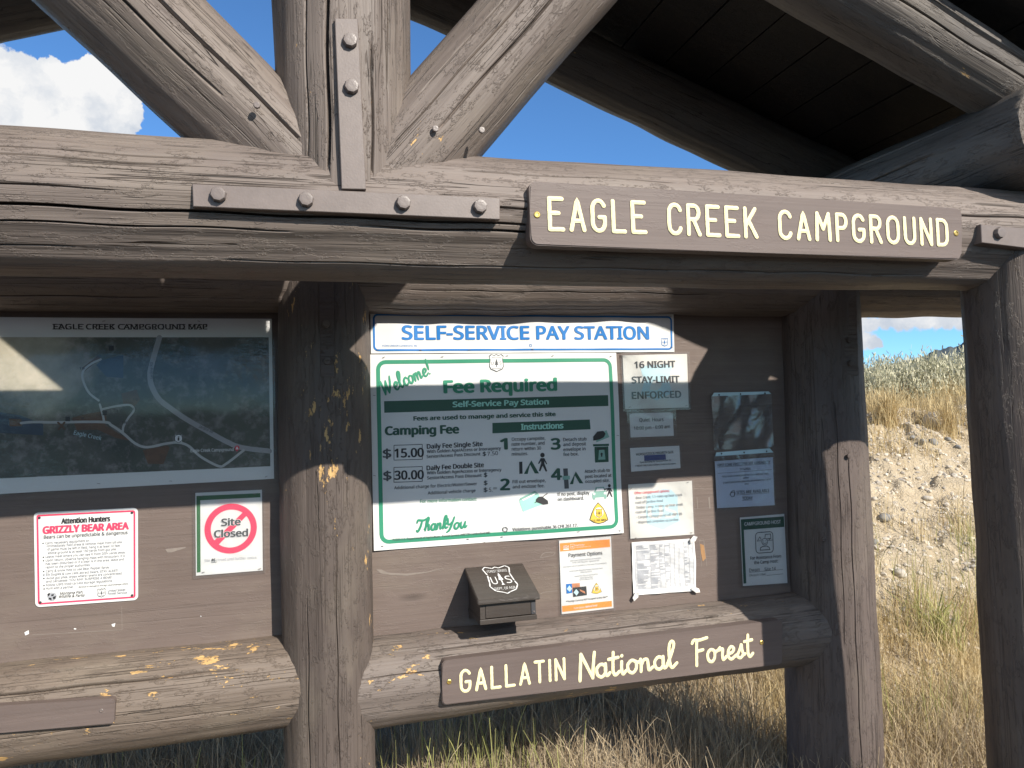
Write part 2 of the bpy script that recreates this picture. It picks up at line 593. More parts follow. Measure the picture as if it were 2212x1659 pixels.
def log_part(name, p0, p1, r0, r1, mat, parent, seed=1, checks=(), step=0.03, rough=0.012, wander=0.035, label=None, hews=(), endmat='end_grain', seg=72, bow=0.0):
    """a peeled log from p0 to p1 (world). checks: (angle, u0, u1, width_m, depth_m) drying cracks, angle 0 = local +Z, towards +Y positive"""
    p0, p1 = Vector(p0), Vector(p1)
    ax = (p1 - p0)
    L = ax.length
    ax.normalize()
    up = Vector((0, 0, 1)) if abs(ax.z) < 0.9 else Vector((0, -1, 0))
    yv = up.cross(ax).normalized()
    zv = ax.cross(yv).normalized()
    rot = Matrix((ax, yv, zv)).transposed().to_quaternion()
    rs = np.random.RandomState(seed)
    us = list(np.arange(0, L, step)) + [L]
    for c in checks:
        us += [c[1], c[2]]
    us = np.unique(np.clip(np.round(us, 4), 0, L))
    th = list(np.linspace(0, 2 * math.pi, seg, endpoint=False))
    for c in checks:
        w = c[3] / r0
        th += [c[0] + w * k for k in (-1.6, -1.0, -0.55, -0.2, 0, 0.2, 0.55, 1.0, 1.6)]
    th = np.unique(np.round(np.mod(th, 2 * math.pi), 5))
    U, T = np.meshgrid(us, th, indexing='ij')
    w1, w2, w3 = Wave(seed * 3 + 1, 8, (1, 5)), Wave(seed * 3 + 2, 9, (6, 26)), Wave(seed * 3 + 3, 5, (0.8, 3))
    R = r0 + (r1 - r0) * U / L
    R = R + rough * 0.8 * w1(U, T) + rough * 0.35 * w2(U, T)
    for a, wd, dep in hews:                                         # drawknife flats
        d = np.abs((T - a + math.pi) % (2 * math.pi) - math.pi)
        R = R - dep * np.clip(1 - d / wd, 0, 1)
    R = R + 0.0012 * np.sin(T * 11 + 3 * w3(U)) + 0.001 * np.sin(T * 23 + 5 * w1(U))
    for a, u0, u1, wid, dep in checks:
        d = np.abs((T - a + math.pi) % (2 * math.pi) - math.pi)
        lw = np.clip((U - u0) / (0.35 * (u1 - u0) + 1e-6), 0, 1) * np.clip((u1 - U) / (0.35 * (u1 - u0) + 1e-6), 0, 1)
        lw = lw ** 0.5
        w = wid / r0
        R = R - dep * lw * np.clip(1 - d / w, 0, 1) ** 0.7
    A = T + wander * w3(U) + 0.012 * np.sin(U * 19 + seed)
    bx = bow * np.sin(U / L * math.pi)
    Y = R * np.sin(A)
    Z = R * np.cos(A) + bx
    nu, nt = U.shape
    V = np.stack([U, Y, Z], -1).reshape(-1, 3)
    ids = np.arange(nu * nt).reshape(nu, nt)
    a = ids[:-1, :].ravel()
    b = ids[1:, :].ravel()
    c = np.roll(ids, -1, 1)[1:, :].ravel()
    d = np.roll(ids, -1, 1)[:-1, :].ravel()
    F = np.stack([a, d, c, b], 1).tolist()
    mi = [0] * len(F)
    sm = [True] * len(F)
    V = V.tolist()
    for k, row in ((0, ids[0]), (1, ids[-1])):
        ci = len(V)
        V.append([us[0] - 0.004 if k == 0 else us[-1] + 0.004, 0, 0])
        for j in range(nt):
            q, w = int(row[j]), int(row[(j + 1) % nt])
            F.append([ci, w, q] if k == 0 else [ci, q, w])
            mi.append(1)
            sm.append(False)
    o = mesh_obj(name, V, F, [mat, endmat], parent, p0, rot, mi, sm)
    if label:
        o['label'] = label
    return o


def bolt(parent, p, r=0.017, h=0.014, name='bolt', mat='bolt_steel'):
    """hex headed bolt facing -Y, seated at p"""
    bm = bmesh.new()
    prof = [(r * 1.04, 0.0), (r * 1.0, h * 0.75), (r * 0.90, h * 0.97), (r * 0.6, h)]
    rings = []
    n = 8
    for rr, y in prof:
        rings.append([bm.verts.new((rr * math.cos(2 * math.pi * i / n + 0.2), -y, rr * math.sin(2 * math.pi * i / n + 0.2))) for i in range(n)])
    for a, b in zip(rings[:-1], rings[1:]):
        for i in range(n):
            bm.faces.new((a[i], a[(i + 1) % n], b[(i + 1) % n], b[i]))
    bm.faces.new(rings[-1])
    return bm_obj(name, bm, mat, parent, p, smooth=False)


def screw(parent, p, r=0.007, mat='brass'):
    bm = bmesh.new()
    n = 14
    prof = [(r, 0.0), (r, 0.0012), (r * 0.72, 0.0024), (r * 0.6, 0.0024), (r * 0.42, 0.0006)]
    rings = [[bm.verts.new((a * math.cos(2 * math.pi * i / n), -y, a * math.sin(2 * math.pi * i / n))) for i in range(n)] for a, y in prof]
    for a, b in zip(rings[:-1], rings[1:]):
        for i in range(n):
            bm.faces.new((a[i], a[(i + 1) % n], b[(i + 1) % n], b[i]))
    bm.faces.new(rings[-1])
    return bm_obj('screw', bm, mat, parent, p)


# ------------------------------------------------------------------ the kiosk
def Wz(z):
    return z + EYE


kiosk = empty('information_kiosk', (0.13, BOARD, 0))
tag(kiosk, 'brown log information kiosk with a gabled plank roof and notice panels', 'kiosk')

BZ = Wz(0.535)          # beam axis height
PI = math.pi
# angle convention of horizontal logs along +X: local Y = +Y world, so front (-Y) is angle -pi/2
log_part('tie_beam', (-2.75, TRUSS, BZ - 0.012), (3.1, TRUSS, BZ + 0.008), 0.169, 0.160, 'wood_beam', kiosk, 3,
         [(-0.93, 0.6, 2.95, 0.0032, 0.03), (-1.22, 0.9, 2.55, 0.0028, 0.02), (-1.86, 1.0, 3.4, 0.004, 0.035), (-2.08, 1.6, 2.75, 0.0028, 0.02),
          (-0.70, 0.8, 2.3, 0.002, 0.012), (-1.10, 1.9, 2.6, 0.002, 0.010), (-1.42, 0.7, 1.9, 0.002, 0.012), (-1.62, 1.6, 2.4, 0.002, 0.010),
          (-1.02, 3.15, 3.75, 0.003, 0.012), (-1.98, 2.9, 3.9, 0.004, 0.02), (-1.35, 4.55, 5.3, 0.004, 0.02), (-0.75, 4.1, 4.7, 0.003, 0.012),
          (-2.45, 0.9, 2.3, 0.003, 0.015), (-2.6, 2.6, 4.6, 0.003, 0.015), (-1.62, 3.0, 3.5, 0.003, 0.012), (-1.5, 3.25, 3.62, 0.002, 0.008)],
         step=0.02, rough=0.009, label=None, hews=[(-2.25, 0.55, 0.012)])
log_part('king_post', (0.132, TRUSS, Wz(0.50)), (0.14, TRUSS, Wz(1.95)), 0.168, 0.181, 'wood_brace', kiosk, 7,
         [(0.30, 0.0, 0.85, 0.006, 0.03), (-0.33, 0.0, 0.42, 0.004, 0.02), (0.62, 0.1, 0.7, 0.003, 0.012), (-0.6, 0.3, 0.9, 0.003, 0.012)], rough=0.012, wander=0.05)


def lz(x, x0, z0, s):
    return z0 + s * (x - x0)


# braces run up and out from the foot of the king post
log_part('brace', (0.129, 1.968, Wz(0.538)), (-1.053, 1.968, Wz(1.685)), 0.131, 0.153, 'wood_brace', kiosk, 11,
         [(1.35, 0.1, 1.2, 0.005, 0.03), (1.78, 0.35, 1.1, 0.004, 0.02), (1.0, 0.3, 0.9, 0.003, 0.012)], rough=0.010, hews=[(2.3, 0.5, 0.008)])
log_part('brace', (0.20, TRUSS - 0.01, Wz(0.572)), (1.15, TRUSS - 0.01, Wz(1.70)), 0.130, 0.149, 'wood_brace', kiosk, 13,
         [(-1.3, 0.1, 1.1, 0.003, 0.02), (-1.72, 0.2, 0.9, 0.004, 0.02), (-1.0, 0.25, 1.0, 0.003, 0.015)], rough=0.009)
# rafters of the front truss
RS = 0.409
RFY = 1.89
RFR = 0.128


def raft_z(x):
    return 1.392 - RS * (abs(x - 0.13) + 0.13 - 1.317)


log_part('rafter', (0.13, RFY, Wz(raft_z(0.13))), (3.15, RFY, Wz(raft_z(3.15))), 0.141, 0.100, 'wood_rafter', kiosk, 17,
         [(-1.45, 1.2, 2.6, 0.016, 0.06), (-1.15, 1.5, 2.7, 0.004, 0.02), (-1.9, 1.4, 2.6, 0.004, 0.02)], rough=0.012)
log_part('rafter', (0.13, RFY, Wz(raft_z(0.13))), (-2.89, RFY, Wz(raft_z(3.15))), 0.141, 0.100, 'wood_rafter', kiosk, 19, rough=0.02)
# rear truss, over the notice board
RY = BOARD + 0.06


def rear_z(x):
    return 1.210 - 0.365 * (abs(x - 0.10) + 0.10 - 1.818)


log_part('rafter', (0.11, RY, Wz(rear_z(0.1))), (3.2, RY, Wz(rear_z(3.2))), 0.128, 0.128, 'wood_rafter', kiosk, 23, rough=0.02)
log_part('rafter', (0.09, RY, Wz(rear_z(0.1))), (-2.95, RY, Wz(rear_z(3.15))), 0.128, 0.128, 'wood_rafter', kiosk, 29, rough=0.02)
log_part('king_post', (0.12, RY, Wz(0.6)), (0.12, RY, Wz(1.75)), 0.14, 0.14, 'wood_rafter', kiosk, 31)
log_part('header_log', (-2.8, BOARD, Wz(0.572)), (3.2, BOARD, Wz(0.578)), 0.165, 0.165, 'wood_beam', kiosk, 37,
         [(-2.5, 0.9, 2.4, 0.003, 0.015), (-2.2, 3.2, 4.4, 0.003, 0.02), (-2.75, 3.1, 4.2, 0.003, 0.012)], rough=0.014)
# eave logs run front to back over the ends of the trusses
for sx in (2.22, -1.96):
    log_part('eave_log', (sx, 1.73, Wz(0.835)), (sx, 3.5, Wz(0.845)), 0.150, 0.162, 'wood_rafter', kiosk, 41 if sx > 0 else 43,
             [(0.9, 0.2, 1.6, 0.004, 0.02), (1.5, 0.3, 1.7, 0.004, 0.02)], rough=0.012)
# posts
log_part('post', (0.098, BOARD - 0.035, -0.3), (0.108, BOARD - 0.035, Wz(0.60)), 0.152, 0.157, 'wood_post', kiosk, 47,
         [(0.5, 0.2, 1.3, 0.003, 0.012), (-0.15, 0.5, 1.5, 0.002, 0.008), (-0.7, 0.4, 1.1, 0.002, 0.01)], rough=0.010, wander=0.04)
log_part('post', (2.155, BOARD, -0.3), (2.185, BOARD, Wz(0.60)), 0.197, 0.172, 'wood_post_plain', kiosk, 53,
         [(0.1, 0.4, 1.7, 0.003, 0.012), (-0.5, 0.3, 1.4, 0.003, 0.012), (0.35, 0.9, 1.9, 0.002, 0.01)], rough=0.010, wander=0.04)
log_part('post', (-1.93, BOARD, -0.3), (-1.93, BOARD, Wz(0.60)), 0.18, 0.165, 'wood_post_plain', kiosk, 59)
log_part('post', (2.272, 1.928, -0.3), (2.246, 1.928, Wz(0.56)), 0.166, 0.159, 'wood_post_plain', kiosk, 61,
         [(-0.35, 0.5, 1.6, 0.003, 0.015), (0.2, 0.9, 2.1, 0.008, 0.02)], rough=0.012, wander=0.05)
log_part('post', (-2.05, TRUSS, -0.3), (-2.05, TRUSS, Wz(0.56)), 0.172, 0.163, 'wood_post_plain', kiosk, 67)
# half-round ledge logs below the panels
log_part('ledge_log', (-1.93, BOARD, Wz(-0.872)), (0.098, BOARD, Wz(-0.866)), 0.158, 0.153, 'wood_ledge', kiosk, 71,
         [(-0.93, 0.1, 1.75, 0.005, 0.025), (-0.55, 0.2, 1.3, 0.003, 0.015), (-1.75, 0.9, 1.9, 0.002, 0.01)], rough=0.012, step=0.02)
log_part('ledge_log', (0.098, BOARD - 0.014, Wz(-0.903)), (2.165, BOARD - 0.004, Wz(-0.892)), 0.149, 0.149, 'wood_ledge_plain', kiosk, 73,
         [(-0.72, 0.3, 1.5, 0.004, 0.02), (-0.35, 0.9, 1.8, 0.003, 0.012), (-1.2, 0.1, 0.7, 0.002, 0.01)], rough=0.012, step=0.02)


# notice panels (painted plywood)
def panel(x0, x1, z0, z1):
    bm = bmesh.new()
    bm_box(bm, (x0, BOARD, z0), (x1, BOARD + 0.02, z1))
    o = bm_obj('notice_panel', bm, 'wood_panel', kiosk, None)
    return o


panel(-1.93, 0.09, Wz(-0.86), Wz(0.55))
panel(0.11, 2.16, Wz(-0.88), Wz(0.55))


# roof: planks on the rafters, shakes above
def roof_side(sgn):
    apex = np.array([0.13, 0, Wz(raft_z(0.13)) + RFR / math.cos(math.atan(RS)) + 0.006])
    dx, dz = 1 / math.hypot(1, RS), -RS / math.hypot(1, RS)
    V, F, mi = [], [], []
    rs = random.Random(5 + sgn)
    y0, y1 = 1.67, 3.28
    s = 0.0
    end = 3.55

    def quad_box(s0, s1, a, b, ya, yb, mat):
        base = len(V)
        for (ss, h) in ((s0, a), (s1, a), (s1, b), (s0, b)):
            x = apex[0] + sgn * (ss * dx - h * dz * 1.0)
            z = apex[2] + ss * dz + h * dx
            V.append((x, ya, z))
            V.append((x, yb, z))
        for q in ((0, 2, 3, 1), (2, 4, 5, 3), (4, 6, 7, 5), (6, 0, 1, 7), (0, 6, 4, 2), (1, 3, 5, 7)):
            F.append([base + i for i in q])
            mi.append(mat)

    k = 0
    while s < end:
        w = 0.185
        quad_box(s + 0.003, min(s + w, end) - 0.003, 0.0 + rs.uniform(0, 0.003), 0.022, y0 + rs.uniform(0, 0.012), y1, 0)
        s += w
    # shakes: overlapping rows
    row = 0
    s = -0.02
    while s < end:
        y = y0 - 0.05
        while y < y1 + 0.04:
            wy = rs.uniform(0.07, 0.16)
            j = rs.uniform(-0.012, 0.012)
            quad_box(s + j, s + 0.26, 0.026 + (row % 2) * 0.011 + rs.uniform(0, 0.004), 0.034 + (row % 2) * 0.011 + rs.uniform(0.004, 0.008), y, y + wy - rs.uniform(0.004, 0.010), 1)
            y += wy
        s += 0.22
        row += 1
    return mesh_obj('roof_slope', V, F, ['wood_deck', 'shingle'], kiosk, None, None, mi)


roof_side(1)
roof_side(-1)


# steel joint plates
def plate(name, boxes, bolts, y, th=0.010, mat='steel_brown', br=0.017, bmat='bolt_steel'):
    bm = bmesh.new()
    for i, b in enumerate(boxes):
        tt = th + 0.0015 * i
        vs = [survey(px, py, y) for px, py in b]
        base = [bm.verts.new(v) for v in vs]
        back = [bm.verts.new((v[0], v[1] + tt + 0.02, v[2])) for v in vs]
        fs = [bm.faces.new(base), bm.faces.new(back[::-1])]
        for k in range(4):
            fs.append(bm.faces.new((base[k], base[(k + 1) % 4], back[(k + 1) % 4], back[k])))
        bmesh.ops.bevel(bm, geom=list(fs[0].edges), offset=0.0015, segments=1, affect='EDGES')
        y = y - 0.0022
    o = bm_obj(name, bm, mat, kiosk, None)
    for px, py in bolts:
        bolt(o, survey(px, py, y + 0.002), br, br * 0.8, 'bolt', bmat)
    return o


plate('joint_plate', [[(415, 397), (1080, 427), (1080, 474), (417, 446)], [(723, 39), (773, 40), (791, 409), (738, 408)]],
      [(472, 421), (661, 432), (871, 439), (1036, 447), (756, 90), (759, 189)], 1.783)
plate('joint_plate', [[(2119, 484), (2420, 512), (2420, 560), (2121, 524)]], [(2156, 504), (2300, 520)], 1.783)
plate('joint_plate', [[(688, 560), (720, 560), (723, 815), (692, 813)]], [(707, 780), (704, 700)], BOARD - 0.035 - 0.163, th=0.008, mat='wood_post_plain', br=0.013, bmat='wood_post_plain')
plate('joint_plate', [[(1819, 560), (1849, 560), (1855, 811), (1823, 809)]], [(1833, 735), (1836, 785)], BOARD - 0.180, th=0.012, mat='wood_post_plain', br=0.013, bmat='wood_post_plain')
# nail heads in the braces
for px, py in ((555, 228), (940, 279), (1040, 282)):
    bolt(kiosk, survey(px, py, TRUSS - 0.150), 0.008, 0.006, 'nail_head')
for px, py in ((1778, 1165), (1833, 985)):
    bolt(kiosk, survey(px, py, BOARD - 0.165 if px < 1800 else BOARD - 0.187), 0.010, 0.006, 'nail_head', 'wood_post_plain')

# ------------------------------------------------------------------ lettering
# survey frames: (scale, x offset, y offset) of the photo close-ups the layout was measured in
FR = {'D': (1, 0, 0), 'F': (.2579, 790, 658.3), 'G': (.253, 976.5, 1014.9), 'N': (.1984, 1316.7, 746.1), 'M': (.2778, 0, 658.3),
      'H': (.248, 54.9, 1042.4), 'b': (1 / 3, 737.3, 0), 'c': (1 / 3, 1474.7, 0), 'd': (1 / 3, 0, 553), 'e': (1 / 3, 737.3, 553), 'f': (1 / 3, 1474.7, 553),
      'g': (1 / 3, 0, 1106), 'h': (1 / 3, 737.3, 1106), 'i': (1 / 3, 1474.7, 1106)}
_fc = {}
try:                                                # sans face that ships inside Blender itself; else the built-in one
    SANS = bpy.data.fonts.load(bpy.utils.system_resource('DATAFILES', path='fonts') + '/NotoSansHebrew-Regular.woff2')
except Exception:
    SANS = None


def font_mesh(s, bold, shear=0.0):
    key = (s, bold, shear)
    if key not in _fc:
        cu = bpy.data.curves.new('t', 'FONT')
        cu.body = s
        if SANS:
            cu.font = SANS
        cu.offset = 0.0
        cu.shear = shear
        cu.resolution_u = 3
        o = bpy.data.objects.new('t', cu)
        me = bpy.data.meshes.new_from_object(o)
        v = np.array([tuple(q.co) for q in me.vertices]) if len(me.vertices) else np.zeros((0, 3))
        f = [list(p.vertices) for p in me.polygons]
        bpy.data.objects.remove(o)
        bpy.data.curves.remove(cu)
        bpy.data.meshes.remove(me)
        _fc[key] = (v, f)
    return _fc[key]


CAPH = font_mesh('H', 0)[0][:, 1].max()


def smooth_path(pts, n=7):
    P = np.array(pts, float)
    if len(P) < 3:
        return P
    out = []
    Q = np.vstack([2 * P[0] - P[1], P, 2 * P[-1] - P[-2]])
    if np.allclose(P[0], P[-1]):
        Q[0], Q[-1] = P[-2], P[1]
    for i in range(1, len(Q) - 2):
        a, b, c, d = Q[i - 1], Q[i], Q[i + 1], Q[i + 2]
        for k in range(n):
            t = k / n
            out.append(0.5 * ((2 * b) + (-a + c) * t + (2 * a - 5 * b + 4 * c - d) * t * t + (-a + 3 * b - 3 * c + d) * t ** 3))
    out.append(P[-1])
    return np.array(out)


def stroke_mesh(path, hw, dome, rs, jit=0.05, taper=0.0):
    """domed brush stroke in 2D; returns verts (x, z, height) and faces"""
    P = [np.array(path[0], float)]
    for q in path[1:]:
        a, b = P[-1], np.array(q, float)
        n = max(1, int(np.linalg.norm(b - a) / (hw * 1.2)))
        for k in range(1, n + 1):
            P.append(a + (b - a) * k / n)
    P = np.array(P)
    d = np.gradient(P, axis=0) if len(P) > 2 else np.repeat((P[-1] - P[0])[None], 2, 0)
    d = d / (np.linalg.norm(d, axis=1)[:, None] + 1e-12)
    nrm = np.stack([-d[:, 1], d[:, 0]], 1)
    V, F = [], []
    w = hw * (1 + jit * rs.uniform(-1, 1, (len(P), 2)))
    if taper:
        tt = np.linspace(0, 1, len(P))
        w = w * (1 - taper * np.abs(2 * tt - 1)[:, None] ** 2)
    for i, p in enumerate(P):
        V += [(*(p + nrm[i] * w[i, 0]), 0.0), (*p, dome), (*(p - nrm[i] * w[i, 1]), 0.0)]
    for i in range(len(P) - 1):
        a, b = 3 * i, 3 * i + 3
        F += [[a, a + 1, b + 1, b], [a + 1, a + 2, b + 2, b + 1]]
    for end, i in ((-1, 0), (1, len(P) - 1)):
        base = math.atan2(d[i, 1] * end, d[i, 0] * end)
        ring = [3 * i + (2 if end > 0 else 0)]
        for k in range(1, 6):
            a = base - PI / 2 + PI * k / 6
            V.append((P[i, 0] + w[i].mean() * math.cos(a), P[i, 1] + w[i].mean() * math.sin(a), 0.0))
            ring.append(len(V) - 1)
        ring.append(3 * i + (0 if end > 0 else 2))
        for k in range(len(ring) - 1):
            F.append([3 * i + 1, ring[k], ring[k + 1]])
    return V, F


def arc(cx, cy, rx, ry, a0, a1, n=14):
    return [(cx + rx * math.cos(math.radians(a0 + (a1 - a0) * k / n)), cy + ry * math.sin(math.radians(a0 + (a1 - a0) * k / n))) for k in range(n + 1)]


def capglyph(ch):
    """routed monoline capitals, cap height 1: (width, strokes)"""
    C = arc(.27, .5, .27, .5, 48, 312, 20)
    g = {
        'E': (.50, [[(0, 0), (0, 1)], [(0, 1), (.5, 1)], [(0, .53), (.36, .53)], [(0, 0), (.52, 0)]]),
        'A': (.52, [[(0, 0), (.26, 1), (.52, 0)], [(.10, .30), (.42, .30)]]),
        'G': (.50, [arc(.25, .72, .25, .28, 25, 180, 10) + arc(.25, .28, .25, .28, 180, 360, 12) + [(.50, .45)], [(.50, .45), (.28, .45)]]),
        'L': (.46, [[(0, 1), (0, 0)], [(0, 0), (.46, 0)]]),
        'C': (.48, [arc(.25, .72, .25, .28, 20, 180, 10) + arc(.25, .28, .25, .28, 180, 340, 10)]),
        'R': (.48, [[(0, 0), (0, 1)], [(0, 1), (.26, 1)] + arc(.26, .76, .2, .24, 90, -90, 10) + [(0, .52)], [(.22, .52), (.48, 0)]]),
        'K': (.50, [[(0, 0), (0, 1)], [(.46, 1), (0, .38)], [(.15, .58), (.50, 0)]]),
        'M': (.62, [[(0, 0), (.04, 1)], [(.04, 1), (.31, .42)], [(.31, .42), (.58, 1)], [(.58, 1), (.62, 0)]]),
        'P': (.44, [[(0, 0), (0, 1)], [(0, 1), (.24, 1)] + arc(.24, .74, .2, .26, 90, -90, 10) + [(0, .48)]]),
        'O': (.52, [arc(.26, .72, .26, .28, 0, 180, 10) + arc(.26, .28, .26, .28, 180, 360, 10) + [(.52, .72)]]),
        'U': (.48, [[(0, 1), (0, .26)] + arc(.24, .26, .24, .26, 180, 360, 10) + [(.48, 1)]]),
        'N': (.50, [[(0, 0), (0, 1)], [(0, 1), (.5, 0)], [(.5, 0), (.5, 1)]]),
        'D': (.48, [[(0, 0), (0, 1)], [(0, 1), (.2, 1)] + arc(.2, .72, .28, .28, 90, 0, 8) + arc(.2, .28, .28, .28, 0, -90, 8) + [(0, 0)]]),
        'T': (.50, [[(0, 1), (.5, 1)], [(.25, 1), (.25, 0)]]),
        'I': (.0, [[(0, 0), (0, 1)]]),
        ' ': (.2, []),
    }
    return g[ch]


def scriptglyph(ch):
    """upright brush script; cap height 1, x height .52"""
    s = smooth_path
    oval = s([(.30, .44), (.16, .50), (.03, .34), (.06, .08), (.20, .0), (.31, .16), (.32, .40), (.30, .44)])
    g = {
        'N': (.52, [s([(.02, -.05), (.05, .5), (.08, 1.0)]), [(.08, 1.0), (.44, .0)], s([(.44, .0), (.47, .5), (.52, 1.02)])]),
        'a': (.44, [oval, s([(.32, .50), (.31, .2), (.36, .02), (.46, .12)])]),
        't': (.30, [s([(.12, .92), (.10, .5), (.10, .15), (.17, .0), (.30, .12)]), [(-.04, .66), (.28, .70)]]),
        'i': (.20, [s([(.06, .50), (.05, .2), (.09, .0), (.20, .12)]), [(.07, .74), (.075, .75)]]),
        'o': (.40, [oval, s([(.30, .42), (.36, .38), (.42, .42)])]),
        'n': (.46, [s([(.04, .50), (.05, .25), (.04, .0)]), s([(.05, .25), (.15, .46), (.26, .46), (.29, .25), (.31, .03), (.44, .12)])]),
        'l': (.32, [s([(-.02, .15), (.16, .62), (.24, .98), (.15, 1.08), (.07, .85), (.07, .3), (.14, .0), (.32, .16)])]),
        'F': (.52, [s([(-.03, .86), (.05, .98), (.25, .96), (.58, 1.02)]), s([(.16, .96), (.14, .5), (.12, -.08)]), [(.14, .50), (.40, .54)]]),
        'r': (.36, [s([(.03, .44), (.12, .54), (.09, .44), (.22, .47), (.20, .2), (.24, .02), (.38, .14)])]),
        'e': (.38, [s([(.04, .22), (.22, .28), (.29, .42), (.18, .52), (.06, .36), (.06, .12), (.18, .0), (.38, .14)])]),
        's': (.34, [s([(.0, .10), (.15, .40), (.20, .56), (.22, .34), (.26, .12), (.14, .0), (.03, .06)]), s([(.24, .1), (.34, .14)])]),
        'W': (.86, [s([(-.04, .72), (.06, .98), (.12, .70), (.16, .02)]), s([(.16, .02), (.30, .45), (.44, .88)]), s([(.44, .88), (.42, .4), (.46, .02)]), s([(.46, .02), (.66, .5), (.80, 1.05)])]),
        'c': (.34, [s([(.28, .42), (.20, .52), (.05, .38), (.05, .1), (.17, .0), (.34, .14)])]),
        'm': (.66, [s([(.04, .50), (.05, .25), (.04, .0)]), s([(.05, .25), (.14, .46), (.23, .46), (.25, .25), (.25, .0)]), s([(.26, .25), (.35, .46), (.45, .46), (.47, .25), (.49, .03), (.62, .12)])]),
        '!': (.22, [[(.10, 1.05), (.08, .34)], [(.07, .04), (.075, .05)]]),
        'T': (.60, [s([(-.06, .72), (.0, .92), (.2, .90), (.45, .88), (.68, 1.0)]), s([(.34, .90), (.26, .4), (.10, .0), (-.02, .08)])]),
        'h': (.46, [s([(-.02, .12), (.16, .62), (.22, .96), (.14, 1.05), (.08, .8), (.06, .3), (.05, .0)]), s([(.06, .25), (.17, .46), (.27, .46), (.29, .25), (.31, .03), (.44, .12)])]),
        'k': (.44, [s([(-.02, .12), (.16, .62), (.22, .96), (.14, 1.05), (.08, .8), (.06, .3), (.05, .0)]), s([(.32, .48), (.12, .24)]), s([(.14, .26), (.26, .06), (.42, .10)])]),
        'Y': (.56, [s([(-.04, .84), (.05, .98), (.10, .8), (.14, .52), (.28, .46), (.44, .68)]), s([(.52, 1.02), (.42, .5), (.30, .0), (.14, -.18)])]),
        'u': (.46, [s([(.04, .50), (.04, .2), (.12, .0), (.24, .12), (.32, .48)]), s([(.32, .50), (.31, .18), (.36, .02), (.46, .12)])]),
        ' ': (.24, []),
    }
    return g[ch]


